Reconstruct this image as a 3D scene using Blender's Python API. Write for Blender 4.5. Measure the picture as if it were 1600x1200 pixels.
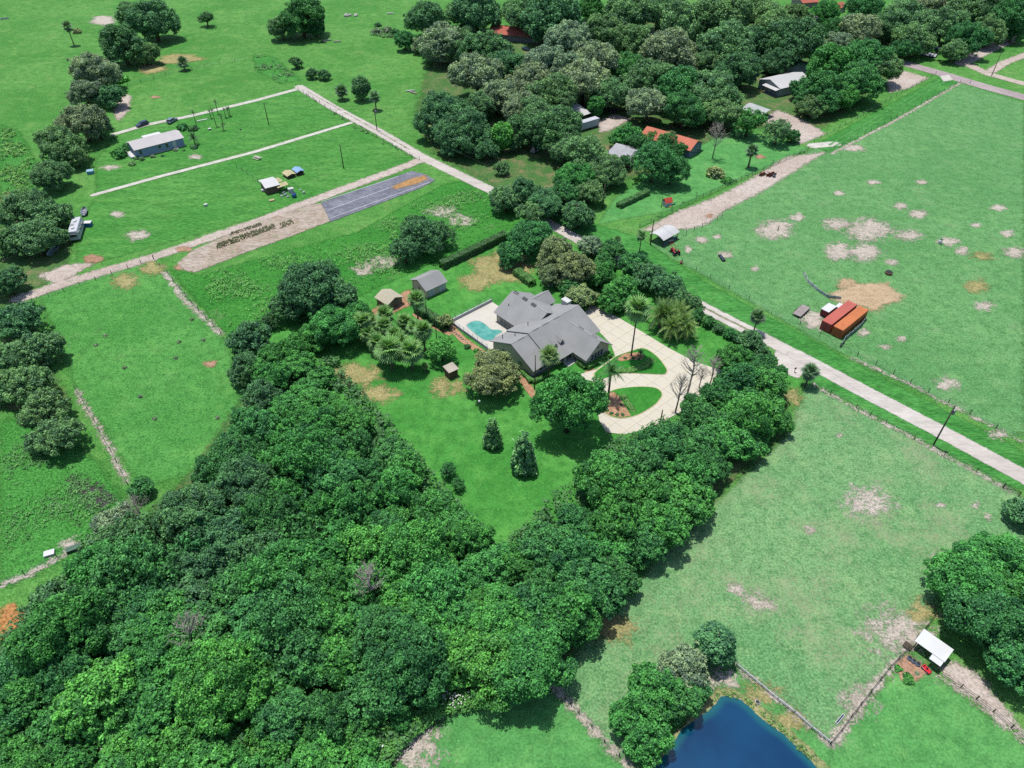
import bpy, math, random
import numpy as np
from mathutils import Vector, Matrix

random.seed(7)
RNG = np.random.default_rng(7)
rad = math.radians
for o in list(bpy.data.objects):
    bpy.data.objects.remove(o)
SC = bpy.context.scene
COL = SC.collection

# ------------------------------------------------------------------ camera, light, exposure
F_PX, PITCH, CAM_H = 1130.0, rad(41.5), 105.0          # focal length in photo pixels, tilt below the horizon, flying height
cam_d = bpy.data.cameras.new('camera')
cam_d.sensor_width = 36.0
cam_d.lens = 36.0 * F_PX / 1600.0
cam_d.clip_start, cam_d.clip_end = 1.0, 9000.0
cam = bpy.data.objects.new('camera', cam_d)
cam.location = (0, 0, CAM_H)
cam.rotation_euler = (math.pi / 2 - PITCH, 0, 0)
COL.objects.link(cam)
SC.camera = cam

SUN_EL = rad(76.0)
SUN_DIR = Vector((-0.62 * math.cos(SUN_EL), 0.785 * math.cos(SUN_EL), math.sin(SUN_EL))).normalized()
world = bpy.data.worlds.new('World')
SC.world = world
world.use_nodes = True
wn = world.node_tree
sky = wn.nodes.new('ShaderNodeTexSky')
sky.sky_type = 'NISHITA'
sky.sun_disc = False
sky.sun_elevation = SUN_EL
sky.sun_rotation = math.atan2(SUN_DIR.x, SUN_DIR.y)
wn.links.new(sky.outputs['Color'], wn.nodes['Background'].inputs['Color'])
wn.nodes['Background'].inputs['Strength'].default_value = 0.15
sun_d = bpy.data.lights.new('sun', 'SUN')
sun_d.energy = 4.6
sun_d.angle = rad(0.53)
sun_d.color = (1.0, 0.97, 0.92)
sun = bpy.data.objects.new('sun', sun_d)
sun.rotation_euler = (-SUN_DIR).to_track_quat('-Z', 'Y').to_euler()
COL.objects.link(sun)
vs = SC.view_settings
vs.view_transform = 'Standard'
vs.look = 'None'
vs.gamma = 1.0
vs.use_curve_mapping = False
vs.exposure = 0.66
SC.cycles.max_bounces = 6
SC.cycles.diffuse_bounces = 3
SC.cycles.glossy_bounces = 2
SC.cycles.transmission_bounces = 3
SC.cycles.transparent_max_bounces = 10
SC.cycles.use_denoising = False

# ------------------------------------------------------------------ small helpers
def G(px, py, z=0.0):
    """photo pixel -> point of the level z"""
    u = (px - 800) / F_PX
    v = (600 - py) / F_PX
    dx, dy, dz = u, math.cos(PITCH) + v * math.sin(PITCH), -math.sin(PITCH) + v * math.cos(PITCH)
    t = (z - CAM_H) / dz
    return Vector((dx * t, dy * t, z))

def depth_of(p):
    return p.y * math.cos(PITCH) - (p.z - CAM_H) * math.sin(PITCH)

def height_between(base, top):
    """height of an upright thing from its base and top pixels"""
    b = G(*base)
    best, bz = 1e9, 1
    z = 0.2
    while z < 30:
        d = (G(top[0], top[1], z).xy - b.xy).length
        if d < best:
            best, bz = d, z
        z += 0.1
    return bz

def lin(c):
    c /= 255.0
    return c / 12.92 if c <= 0.04045 else ((c + 0.055) / 1.055) ** 2.4
KREF = 2.55
def C(r, g, b, k=None):
    """photo colour of a sunlit surface -> its own base colour"""
    k = k or KREF
    return tuple(min(0.85, lin(v) / k) for v in (r, g, b)) + (1.0,)

ORD = ['', 'first', 'second', 'third', 'fourth', 'fifth', 'sixth', 'seventh', 'eighth', 'ninth', 'tenth', 'eleventh', 'twelfth',
       'thirteenth', 'fourteenth', 'fifteenth', 'sixteenth', 'seventeenth', 'eighteenth', 'nineteenth', 'twentieth', 'twenty-first', 'twenty-second', 'twenty-third', 'twenty-fourth']

def tag(o, label=None, cat=None, group=None, kind=None):
    if label: o['label'] = label
    if cat: o['category'] = cat
    if group: o['group'] = group
    if kind: o['kind'] = kind
    return o

def link(name, data, parent=None, loc=None, rot=None, scale=None):
    o = bpy.data.objects.new(name, data)
    COL.objects.link(o)
    if parent is not None: o.parent = parent
    if loc is not None: o.location = loc
    if rot is not None: o.rotation_euler = rot
    if scale is not None: o.scale = scale
    return o

def thing(name, label, cat, loc=(0, 0, 0), rz=0.0, group=None):
    o = link(name, None, loc=loc, rot=(0, 0, rz))
    o.empty_display_size = 0.3
    return tag(o, label, cat, group)

class MB:
    """collects faces for one mesh"""
    def __init__(self):
        self.v, self.f, self.mi = [], [], []
        self.cur = 0
    def add(self, vs_, fs_):
        n = len(self.v)
        self.v += [tuple(p) for p in vs_]
        self.f += [tuple(i + n for i in f) for f in fs_]
        self.mi += [self.cur] * len(fs_)
    def box(self, x0, x1, y0, y1, z0, z1, m=None):
        p = [(x0, y0, z0), (x1, y0, z0), (x1, y1, z0), (x0, y1, z0), (x0, y0, z1), (x1, y0, z1), (x1, y1, z1), (x0, y1, z1)]
        if m is not None: p = [m @ Vector(q) for q in p]
        self.add(p, [(3, 2, 1, 0), (4, 5, 6, 7), (0, 1, 5, 4), (1, 2, 6, 5), (2, 3, 7, 6), (3, 0, 4, 7)])
        return self
    def loft(self, rings, cap=True):
        n = len(rings[0])
        vs_ = [p for r in rings for p in r]
        fs_ = []
        for k in range(len(rings) - 1):
            for i in range(n):
                j = (i + 1) % n
                fs_.append((k * n + i, k * n + j, (k + 1) * n + j, (k + 1) * n + i))
        if cap:
            fs_.append(tuple(range(n - 1, -1, -1)))
            fs_.append(tuple(range((len(rings) - 1) * n, len(rings) * n)))
        self.add(vs_, fs_)
        return self
    def tube(self, pts, rs, n=8, cap=True):
        pts = [Vector(p) for p in pts]
        if not hasattr(rs, '__len__'): rs = [rs] * len(pts)
        rings = []
        for i, p in enumerate(pts):
            d = (pts[min(i + 1, len(pts) - 1)] - pts[max(i - 1, 0)]).normalized()
            a = Vector((0, 0, 1)) if abs(d.z) < 0.9 else Vector((1, 0, 0))
            s = d.cross(a).normalized(); t = s.cross(d).normalized()
            rings.append([p + (s * math.cos(2 * math.pi * k / n) - t * math.sin(2 * math.pi * k / n)) * -rs[i] for k in range(n)])
        return self.loft(rings, cap)
    def prism(self, outline, z0, z1):
        n = len(outline)
        vs_ = [(x, y, z0) for x, y in outline] + [(x, y, z1) for x, y in outline]
        fs_ = [tuple(range(n - 1, -1, -1)), tuple(range(n, 2 * n))]
        fs_ += [(i, (i + 1) % n, (i + 1) % n + n, i + n) for i in range(n)]
        self.add(vs_, fs_)
        return self
    def poly(self, pts):
        self.add(pts, [tuple(range(len(pts)))])
        return self
    def slab(self, quad, th):
        """thick plate below a quad"""
        q = [Vector(p) for p in quad]
        n = (q[1] - q[0]).cross(q[3] - q[0]).normalized()
        if n.z < 0:
            q = q[::-1]; n = -n
        lo = [p - n * th for p in q]
        k = len(q)
        self.add(q + lo, [tuple(range(k)), tuple(range(2 * k - 1, k - 1, -1))] + [(j, i, i + k, j + k) for i in range(k) for j in [(i + 1) % k]])
        return self
    def mesh(self, name, mats, smooth=False):
        me = bpy.data.meshes.new(name)
        me.from_pydata(self.v, [], self.f)
        for m in (mats if isinstance(mats, (list, tuple)) else [mats]): me.materials.append(m)
        if self.cur or any(self.mi): me.polygons.foreach_set('material_index', self.mi)
        if smooth: me.polygons.foreach_set('use_smooth', [True] * len(me.polygons))
        me.update()
        return me
    def build(self, name, mats, parent=None, loc=None, rot=None, smooth=False, bevel=0.0):
        o = link(name, self.mesh(name, mats, smooth), parent, loc, rot)
        if bevel:
            b = o.modifiers.new('bevel', 'BEVEL'); b.width = bevel; b.segments = 2; b.limit_method = 'ANGLE'; b.angle_limit = rad(40)
        return o

# ------------------------------------------------------------------ materials
class NT:
    def __init__(self, m):
        m.use_nodes = True
        self.t = m.node_tree
        self.t.nodes.clear()
    def n(self, typ, **kw):
        nd = self.t.nodes.new(typ)
        for k, v in kw.items():
            if k in nd.inputs and not hasattr(nd, k): nd.inputs[k].default_value = v
            else: setattr(nd, k, v)
        return nd
    def l(self, a, b):
        self.t.links.new(a, b)
    def val(self, x, sock):
        if isinstance(x, (int, float, tuple)): sock.default_value = x
        else: self.l(x, sock)
    def math(self, op, a, b=0.0, clamp=False):
        nd = self.n('ShaderNodeMath', operation=op, use_clamp=clamp)
        self.val(a, nd.inputs[0]); self.val(b, nd.inputs[1])
        return nd.outputs[0]
    def noise(self, vec, scale, detail=4.0, rough=0.55, dim='3D'):
        nd = self.n('ShaderNodeTexNoise', noise_dimensions=dim)
        nd.inputs['Scale'].default_value = scale
        nd.inputs['Detail'].default_value = detail
        nd.inputs['Roughness'].default_value = rough
        self.l(vec, nd.inputs['Vector'])
        return nd.outputs['Fac']
    def ramp(self, fac, a, b, lo=0.0, hi=1.0):
        nd = self.n('ShaderNodeMapRange', interpolation_type='SMOOTHSTEP')
        nd.inputs['From Min'].default_value = a; nd.inputs['From Max'].default_value = b
        nd.inputs['To Min'].default_value = lo; nd.inputs['To Max'].default_value = hi
        self.l(fac, nd.inputs['Value'])
        return nd.outputs['Result']
    def mix(self, fac, a, b, blend='MIX'):
        nd = self.n('ShaderNodeMix', data_type='RGBA', blend_type=blend)
        self.val(fac, nd.inputs['Factor'])
        self.val(a, nd.inputs['A'] if False else nd.inputs[6]); self.val(b, nd.inputs[7])
        return nd.outputs[2]
    def out(self, sh):
        o = self.n('ShaderNodeOutputMaterial')
        self.l(sh, o.inputs['Surface'])
        return o
    def principled(self, col, rough=0.8, spec=0.3, metal=0.0, normal=None):
        p = self.n('ShaderNodeBsdfPrincipled')
        self.val(col, p.inputs['Base Color'])
        self.val(rough, p.inputs['Roughness'])
        p.inputs['Specular IOR Level'].default_value = spec
        p.inputs['Metallic'].default_value = metal
        if normal is not None: self.l(normal, p.inputs['Normal'])
        return p.outputs[0]
    def bump(self, h, strength, dist):
        b = self.n('ShaderNodeBump')
        b.inputs['Strength'].default_value = strength
        b.inputs['Distance'].default_value = dist
        self.l(h, b.inputs['Height'])
        return b.outputs[0]

def mul(c, k):
    return tuple(min(0.9, v * k) for v in c[:3]) + (1.0,)

MATS = {}
def M(name, col, rough=0.8, var=0.18, scale=1.2, bump=0.0, spec=0.25, metal=0.0, stain=None, stain_amt=0.5):
    """painted / built surface: colour with grain, blotches and a second stain colour"""
    if name in MATS: return MATS[name]
    m = bpy.data.materials.new(name)
    t = NT(m)
    tc = t.n('ShaderNodeTexCoord').outputs['Object']
    big = t.noise(tc, scale * 0.35, 5.0)
    fine = t.noise(tc, scale * 6.0, 3.0)
    c = t.mix(t.ramp(big, 0.3, 0.7), mul(col, 1 - var), mul(col, 1 + var))
    c = t.mix(t.ramp(fine, 0.35, 0.65, 0.0, 0.6), c, mul(col, 1 - var * 0.8))
    if stain is not None:
        s = t.noise(tc, scale * 0.8, 6.0, 0.65)
        c = t.mix(t.math('MULTIPLY', t.ramp(s, 0.5, 0.72), stain_amt), c, stain)
    nrm = t.bump(fine, bump, 0.05) if bump else None
    t.out(t.principled(c, rough, spec, metal, nrm))
    MATS[name] = m
    return m

def ground_mat(name, ca, cb, dry=None, dry_amt=0.3, dry_scale=0.12, fine_amt=0.45, masked=True, bump=0.6, rag=3.0, rag_scale=0.55,
               blotch=0.05, tuft=None, tuft_amt=0.4, streak=None, wheel=False):
    """grass, dirt, sand, gravel: several sizes of mottling in world metres; a masked sheet ends in a ragged edge"""
    if ('grass' in name or 'turf' in name or 'weed_ground' in name) and 'dead' not in name and 'yellowed' not in name:
        ca, cb = [(c_[0] * 1.24, c_[1] * 1.10, c_[2] * 1.06, 1.0) for c_ in (ca, cb)]
    grassy = 'grass' in name and 'dead' not in name
    m = bpy.data.materials.new(name)
    t = NT(m)
    pos = t.n('ShaderNodeNewGeometry').outputs['Position']
    vec = pos
    if streak is not None:
        mp = t.n('ShaderNodeMapping')
        mp.inputs['Rotation'].default_value = (0, 0, -streak)
        mp.inputs['Scale'].default_value = (0.25, 1.0, 1.0)
        t.l(pos, mp.inputs['Vector']); vec = mp.outputs[0]
    big = t.noise(pos, blotch, 5.0, 0.6)
    mid = t.noise(vec, 0.45, 6.0, 0.65)
    fine = t.noise(vec, 2.6, 4.0, 0.7)
    c = t.mix(t.ramp(big, 0.33, 0.67), ca, cb)
    c = t.mix(t.ramp(mid, 0.38, 0.66, 0.0, 0.75 if grassy else 0.55), c, mul(ca, 0.66 if grassy else 0.72))
    if grassy:
        m2 = t.noise(vec, 0.2, 5.0, 0.65)
        c = t.mix(t.ramp(m2, 0.5, 0.7, 0.0, 0.5), c, (cb[0] * 1.5, cb[1] * 1.22, cb[2] * 1.25, 1.0))
    c = t.mix(t.ramp(fine, 0.4, 0.7, 0.0, fine_amt), c, mul(cb, 1.5))
    c = t.mix(t.ramp(fine, 0.56, 0.34, 0.0, min(1.0, fine_amt * 1.3)), c, mul(ca, 0.5))
    if grassy:      # scattered dark tussocks and pale tufts
        s1 = t.noise(pos, 1.35, 2.0, 0.5); s2 = t.noise(pos, 0.16, 3.0, 0.6)
        c = t.mix(t.math('MULTIPLY', t.ramp(s1, 0.63, 0.72), t.ramp(s2, 0.42, 0.6, 0.0, 0.75)), c, mul(ca, 0.42))
        s3 = t.noise(pos, 1.9, 2.0, 0.5)
        c = t.mix(t.ramp(s3, 0.66, 0.75, 0.0, 0.5), c, tuple(v * 1.5 + 0.02 for v in cb[:3]) + (1.0,))
    if tuft is not None:
        tf = t.noise(pos, 0.9, 3.0, 0.5)
        c = t.mix(t.ramp(tf, 0.56, 0.68, 0.0, tuft_amt), c, tuft)
    if dry is not None:
        d1 = t.noise(pos, dry_scale, 6.0, 0.7)
        d2 = t.noise(pos, 1.7, 5.0, 0.7)
        dd = t.math('ADD', t.math('MULTIPLY', d1, 0.6), t.math('MULTIPLY', d2, 0.4))
        c = t.mix(t.ramp(dd, 0.60 - 0.16 * dry_amt, 0.76 - 0.16 * dry_amt, 0.0, 0.6 if grassy else 0.85), c, dry)
    h = t.math('ADD', t.math('MULTIPLY', mid, 0.7), fine)
    sh = t.principled(c, 0.95, 0.08, 0.0, t.bump(h, bump, 0.25) if bump else None)
    if masked:
        at = t.n('ShaderNodeAttribute', attribute_name='sd').outputs['Fac']
        e1 = t.noise(pos, rag_scale, 6.0, 0.7)
        e2 = t.noise(pos, 3.5, 3.0, 0.6)
        e = t.math('ADD', t.math('MULTIPLY', t.math('SUBTRACT', e1, 0.5), rag), t.math('MULTIPLY', t.math('SUBTRACT', e2, 0.5), rag * 0.7))
        a = t.ramp(t.math('ADD', at, e), -0.35 - 0.09 * rag, 0.35 + 0.09 * rag)
        mixs = t.n('ShaderNodeMixShader')
        t.l(a, mixs.inputs[0])
        t.l(t.n('ShaderNodeBsdfTransparent').outputs[0], mixs.inputs[1])
        t.l(sh, mixs.inputs[2])
        sh = mixs.outputs[0]
    t.out(sh)
    MATS[name] = m
    return m

# ------------------------------------------------------------------ ground sheets
def px_poly(pts, z=0.0):
    return np.array([G(x, y, z).xy for x, y in pts])

def sdist_poly(P, poly):
    a = poly; b = np.roll(poly, -1, axis=0)
    d = np.full(len(P), 1e9); inside = np.zeros(len(P), bool)
    for (ax, ay), (bx, by) in zip(a, b):
        ex, ey = bx - ax, by - ay
        wx, wy = P[:, 0] - ax, P[:, 1] - ay
        t = np.clip((wx * ex + wy * ey) / (ex * ex + ey * ey + 1e-12), 0, 1)
        d = np.minimum(d, np.hypot(wx - t * ex, wy - t * ey))
        cond = ((ay <= P[:, 1]) != (by <= P[:, 1])) & (P[:, 0] < ex * (P[:, 1] - ay) / (ey if abs(ey) > 1e-12 else 1e-12) + ax)
        inside ^= cond
    return np.where(inside, d, -d)

def dist_line(P, line):
    d = np.full(len(P), 1e9)
    for (ax, ay), (bx, by) in zip(line[:-1], line[1:]):
        ex, ey = bx - ax, by - ay
        wx, wy = P[:, 0] - ax, P[:, 1] - ay
        t = np.clip((wx * ex + wy * ey) / (ex * ex + ey * ey + 1e-12), 0, 1)
        d = np.minimum(d, np.hypot(wx - t * ex, wy - t * ey))
    return d

SHEET_N = [0]
def grid_sheet(name, lo, hi, sdf, mat, z, cell, w, parent=None, kind='structure'):
    SHEET_N[0] += 1
    z = z + 0.0013 * (SHEET_N[0] % 13)
    nx = max(2, int((hi[0] - lo[0]) / cell) + 2); ny = max(2, int((hi[1] - lo[1]) / cell) + 2)
    xs = lo[0] + np.arange(nx) * cell; ys = lo[1] + np.arange(ny) * cell
    X, Y = np.meshgrid(xs, ys)
    P = np.stack([X.ravel(), Y.ravel()], 1)
    sd = sdf(P) / w
    S = sd.reshape(ny, nx)
    keep = np.maximum(np.maximum(S[:-1, :-1], S[1:, :-1]), np.maximum(S[:-1, 1:], S[1:, 1:])) > -2.0
    iy, ix = np.nonzero(keep)
    a = iy * nx + ix
    quads = np.stack([a, a + 1, a + nx + 1, a + nx], 1)
    used, inv = np.unique(quads, return_inverse=True)
    V = np.column_stack([P[used], np.full(len(used), z)])
    me = raw_mesh(name, V, inv.reshape(-1, 4))
    at = me.attributes.new('sd', 'FLOAT', 'POINT')
    at.data.foreach_set('value', sd[used].astype(np.float32))
    me.materials.append(mat)
    o = link(name, me, parent)
    if parent is None and kind: o['kind'] = kind
    return o

def raw_mesh(name, V, Q):
    me = bpy.data.meshes.new(name)
    me.vertices.add(len(V)); me.vertices.foreach_set('co', np.ascontiguousarray(V, np.float32).ravel())
    k = Q.shape[1]
    me.loops.add(Q.size); me.loops.foreach_set('vertex_index', np.ascontiguousarray(Q, np.int32).ravel())
    me.polygons.add(len(Q)); me.polygons.foreach_set('loop_start', np.arange(0, Q.size, k, dtype=np.int32))
    me.update(calc_edges=True)
    return me

def sheet(name, pts, mat, z, cell=1.0, w=0.8, world=False, parent=None):
    poly = np.array(pts, float) if world else px_poly(pts)
    return grid_sheet(name, poly.min(0) - 2.2 * w, poly.max(0) + 2.2 * w, lambda P: sdist_poly(P, poly), mat, z, cell, w, parent)

def path_sheet(name, pts, half, mat, z, cell=0.8, w=0.5, parent=None):
    line = px_poly(pts)
    m = half + 2.2 * w
    return grid_sheet(name, line.min(0) - m, line.max(0) + m, lambda P: half - dist_line(P, line), mat, z, cell, w, parent)

def blob(cx, cy, rx, ry, n=14, jit=0.25, seed=None):
    r = random.Random(seed if seed is not None else cx * 7 + cy)
    return [(cx + rx * math.cos(a) * (1 + r.uniform(-jit, jit)), cy + ry * math.sin(a) * (1 + r.uniform(-jit, jit)))
            for a in [2 * math.pi * k / n for k in range(n)]]

GR_A, GR_B = C(70, 150, 70), C(98, 172, 92)
SAND = C(214, 198, 184)
m_pasture = ground_mat('pasture_grass', C(66, 142, 58), C(104, 170, 86), dry=C(150, 174, 108), dry_amt=0.5, masked=False, blotch=0.03)
m_field = ground_mat('clover_field_grass', C(90, 156, 92), C(112, 174, 110), dry=C(158, 178, 134), dry_amt=0.45, tuft=C(60, 132, 62), tuft_amt=0.4, blotch=0.03)
m_paddock = ground_mat('paddock_grass', C(70, 148, 66), C(98, 172, 88), dry=C(146, 178, 118), dry_amt=0.4, tuft=C(52, 126, 54), tuft_amt=0.45, blotch=0.04)
m_plot = ground_mat('plot_grass', C(62, 142, 58), C(94, 164, 80), dry=C(146, 176, 106), dry_amt=0.4, blotch=0.04, streak=rad(42))
m_pale = ground_mat('thin_pale_grass', C(100, 164, 104), C(130, 182, 124), dry=C(176, 180, 142), dry_amt=0.75, dry_scale=0.07, blotch=0.03, tuft=C(76, 148, 84), tuft_amt=0.5)
m_soft = ground_mat('soft_pale_lawn_grass', C(84, 164, 88), C(104, 178, 100), dry=C(156, 190, 130), dry_amt=0.35, blotch=0.05, fine_amt=0.3)
m_lawn = ground_mat('mown_lawn_grass', C(66, 150, 62), C(92, 172, 80), dry=C(150, 180, 110), dry_amt=0.15, blotch=0.06, fine_amt=0.25, rag=1.5)
m_mown = ground_mat('mown_verge_grass', C(56, 138, 58), C(84, 162, 80), dry=C(140, 176, 110), dry_amt=0.25, streak=rad(-50), fine_amt=0.4)
m_weed = ground_mat('rank_weed_ground', C(52, 134, 50), C(76, 158, 66), dry=C(150, 160, 120), dry_amt=0.35, tuft=C(26, 92, 36), tuft_amt=0.6, fine_amt=0.6, bump=1.0)
m_bright = ground_mat('bright_weed_ground', C(60, 142, 56), C(86, 164, 78), tuft=C(52, 128, 48), tuft_amt=0.6, fine_amt=0.7, bump=1.0)
m_litter = ground_mat('shaded_wood_floor_cover', C(70, 128, 60), C(104, 140, 80), dry=C(168, 142, 112), dry_amt=0.75, dry_scale=0.2, fine_amt=0.5)
m_dirt = ground_mat('sandy_dirt', C(204, 186, 172), C(226, 212, 200), dry=C(132, 164, 104), dry_amt=0.35, dry_scale=0.3, fine_amt=0.3, bump=0.3, rag=5.0, tuft=C(186, 168, 150), tuft_amt=0.5)
m_patch = ground_mat('bare_sand_patch', C(206, 192, 176), C(224, 212, 198), fine_amt=0.35, rag=9.0, rag_scale=0.6, tuft=C(120, 160, 104), tuft_amt=0.55)
m_tan = ground_mat('dead_grass_patch', C(176, 168, 112), C(196, 184, 128), fine_amt=0.4, rag=8.0, tuft=C(120, 156, 88), tuft_amt=0.5)
m_peach = ground_mat('peach_tan_dirt', C(204, 176, 138), C(220, 194, 158), fine_amt=0.3, rag=6.0, tuft=C(184, 160, 116), tuft_amt=0.4)
m_rust = ground_mat('reddish_dirt', C(190, 146, 118), C(206, 166, 138), fine_amt=0.35, rag=6.0, tuft=C(140, 150, 100), tuft_amt=0.5)
m_orange = ground_mat('orange_mulch', C(198, 136, 80), C(212, 156, 100), fine_amt=0.6, rag=5.0, tuft=C(150, 100, 60), tuft_amt=0.6)
m_gravelroad = ground_mat('pale_limestone_road', C(218, 208, 198), C(232, 224, 214), fine_amt=0.12, rag=2.2, bump=0.08, streak=rad(-50), tuft=C(200, 190, 180), tuft_amt=0.25)
m_dry_lane = ground_mat('worn_median_cover', C(140, 150, 104), C(168, 164, 126), fine_amt=0.5, rag=3.0)
m_asphalt = ground_mat('worn_pink_asphalt', C(184, 166, 166), C(200, 186, 184), fine_amt=0.2, rag=0.9, bump=0.1, streak=rad(-50))
m_whitepath = ground_mat('white_shell_path', C(218, 212, 200), C(234, 230, 220), fine_amt=0.25, rag=1.2, bump=0.2, tuft=C(190, 186, 160), tuft_amt=0.35)
m_mulch = ground_mat('pine_bark_mulch', C(196, 150, 116), C(210, 168, 134), fine_amt=0.5, rag=1.5, tuft=C(160, 112, 84), tuft_amt=0.5)
m_mud = ground_mat('dark_marshy_mud', C(84, 84, 82), C(104, 98, 92), dry=C(60, 120, 60), dry_amt=0.6, rag=5.0)

# base ground: one sheet out to the horizon
g = MB()
g.poly([(-4500, -1500, 0), (4500, -1500, 0), (4500, 7500, 0), (-4500, 7500, 0)])
tag(g.build('ground', m_pasture), kind='structure')

LOT = [(371, 547), (825, 343), (1258, 598), (768, 964)]
Z1, Z2, Z3, Z4 = 0.02, 0.04, 0.06, 0.08
# grass of different fields
sheet('field', [(1280, 225), (1475, 122), (1600, 160), (1600, 690), (1320, 555), (1080, 420), (1010, 380), (1130, 330)], m_field, Z1, 3.0, 1.2)
sheet('field', [(60, 460), (235, 405), (345, 520), (400, 640), (300, 740), (220, 760), (120, 610), (95, 540)], m_paddock, Z1, 2.0, 1.2)
sheet('field', [(150, 308), (548, 194), (655, 250), (470, 320), (120, 420), (120, 360)], m_plot, Z1, 2.0, 1.0)
sheet('field', [(180, 212), (468, 140), (545, 190), (150, 302), (150, 250)], m_plot, Z1, 2.0, 1.0)
sheet('field', [(1262, 600), (1600, 775), (1600, 850), (1470, 920), (1425, 1005), (1298, 1162), (1150, 1040), (1080, 1060), (985, 1200), (860, 1075), (940, 960), (1230, 680)], m_pale, Z1, 1.5, 1.2)
sheet('field', [(860, 1075), (985, 1205), (600, 1210), (690, 1110), (790, 1070)], m_soft, Z1, 1.0, 1.0)
sheet('field', [(1298, 1166), (1425, 1020), (1470, 1060), (1610, 1170), (1610, 1215), (1270, 1215)], m_soft, Z1, 1.0, 0.8)
sheet('field', [(1270, 1200), (1110, 1085), (1150, 1045), (1300, 1168), (1290, 1215)], m_soft, Z1, 1.0, 0.8)
sheet('lawn', LOT, m_lawn, Z1, 1.5, 0.8)
sheet('lawn', [(935, 350), (1040, 330), (1265, 232), (1150, 200), (1090, 230), (960, 310)], m_soft, Z1, 2.0, 1.0)
sheet('verge', [(700, 262), (775, 300), (1000, 372), (1100, 440), (1330, 565), (1600, 705), (1600, 745), (1235, 555), (1100, 490), (950, 390), (770, 300)], m_mown, Z2, 1.5, 0.8)
sheet('verge', [(1268, 598), (1600, 770), (1600, 752), (1250, 565)], m_mown, Z2, 1.2, 0.6)
sheet('verge', [(1270, 228), (1470, 120), (1505, 128), (1300, 240)], m_mown, Z2, 1.5, 0.8)
sheet('weed_ground', [(262, 418), (310, 430), (560, 362), (690, 290), (720, 282), (800, 320), (825, 345), (372, 547), (350, 520)], m_weed, Z2, 1.5, 1.0)
sheet('weed_ground', [(0, 195), (30, 205), (55, 250), (50, 300), (0, 310)], m_bright, Z2, 2.0, 1.5)
sheet('weed_ground', [(0, 655), (60, 660), (150, 720), (195, 780), (170, 830), (120, 870), (0, 920)], m_bright, Z1, 1.5, 1.5)
sheet('weed_ground', [(395, 85), (430, 90), (470, 125), (440, 132), (400, 110)], m_bright, Z2, 2.0, 1.5)
sheet('wood_floor', [(680, 70), (780, 45), (1000, 30), (1250, 20), (1390, 60), (1380, 130), (1280, 200), (1150, 200), (1080, 240), (930, 300), (820, 330), (770, 290), (680, 240), (650, 180)], m_litter, Z1, 3.0, 4.0)
sheet('wood_floor', [(0, 300), (60, 300), (115, 370), (100, 430), (30, 460), (70, 560), (110, 640), (0, 640)], m_litter, Z2, 2.0, 2.0)
sheet('wood_floor', [(400, 590), (470, 590), (600, 740), (770, 905), (1230, 600), (1225, 680), (1000, 880), (880, 1040), (740, 1080), (610, 1200), (0, 1210), (0, 1000), (180, 850), (300, 740)], m_litter, Z3, 1.5, 1.5)

# roads and paths
road_pts = [(380, 98), (430, 118), (468, 136), (520, 168), (590, 205), (660, 246), (770, 299), (850, 345), (950, 400), (1100, 481), (1190, 527), (1245, 556), (1350, 612), (1480, 680), (1620, 756)]
path_sheet('road', road_pts[2:8], 2.0, m_gravelroad, Z4, 0.8, 0.6)
path_sheet('road', road_pts[7:12], 1.9, m_gravelroad, Z4, 0.6, 0.5)
path_sheet('road', road_pts[11:], 2.15, m_gravelroad, Z4, 0.6, 0.35)
path_sheet('grass_median', [(1070, 465), (1110, 486), (1165, 514), (1195, 529)], 0.28, m_dry_lane, Z4 + 0.025, 0.4, 0.35)
path_sheet('grass_median', [(480, 143), (560, 188), (640, 234)], 0.18, m_dry_lane, Z4 + 0.025, 0.5, 0.35)
path_sheet('road', [(1402, 96), (1470, 115), (1540, 136), (1640, 163)], 3.4, m_asphalt, Z4, 1.0, 0.3)
sheet('road_apron', [(1212, 548), (1262, 572), (1248, 592), (1222, 582), (1205, 572)], m_gravelroad, Z4 + 0.02, 0.5, 0.4)
path_sheet('path', [(178, 210), (230, 195), (300, 181), (400, 157), (466, 139)], 1.2, m_whitepath, Z4, 0.8, 0.4)
path_sheet('path', [(146, 305), (250, 276), (400, 237), (548, 192)], 0.95, m_whitepath, Z4, 0.8, 0.35)
path_sheet('path', [(30, 467), (120, 437), (240, 402), (400, 347), (530, 298), (620, 265), (658, 250)], 1.9, m_dirt, Z4, 0.8, 0.6)
path_sheet('path', [(1270, 228), (1305, 225)], 2.0, m_whitepath, Z4, 0.8, 0.6)
for off in (-1.0, 1.0):      # wheel tracks on the grass lane
    line = px_poly([(1300, 228), (1480, 122)]) + np.array([off * 0.65, -off * 0.75])
    grid_sheet('wheel_track', line.min(0) - 2, line.max(0) + 2, lambda P, l=line: 0.35 - dist_line(P, l), m_soft, Z4, 0.8, 0.4)
for pts in ([(413, 165), (395, 195), (372, 225), (340, 238)], [(404, 163), (385, 195), (362, 222), (330, 234)]):
    path_sheet('wheel_track', pts, 0.22, m_soft, Z3, 0.8, 0.35)
sheet('driveway_apron', [(1468, 119), (1482, 117), (1490, 125), (1474, 128)], m_whitepath, Z4 + 0.02, 0.8, 0.5)
path_sheet('path', [(1502, 100), (1530, 84), (1570, 66), (1640, 38)], 3.0, m_dirt, Z4, 1.0, 0.6)
path_sheet('path', [(1548, 112), (1570, 98), (1640, 72)], 2.0, m_dirt, Z4, 1.0, 0.6)
path_sheet('path', [(1505, 98), (1545, 116), (1640, 142)], 2.4, m_dirt, Z4, 1.0, 0.6)
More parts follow.
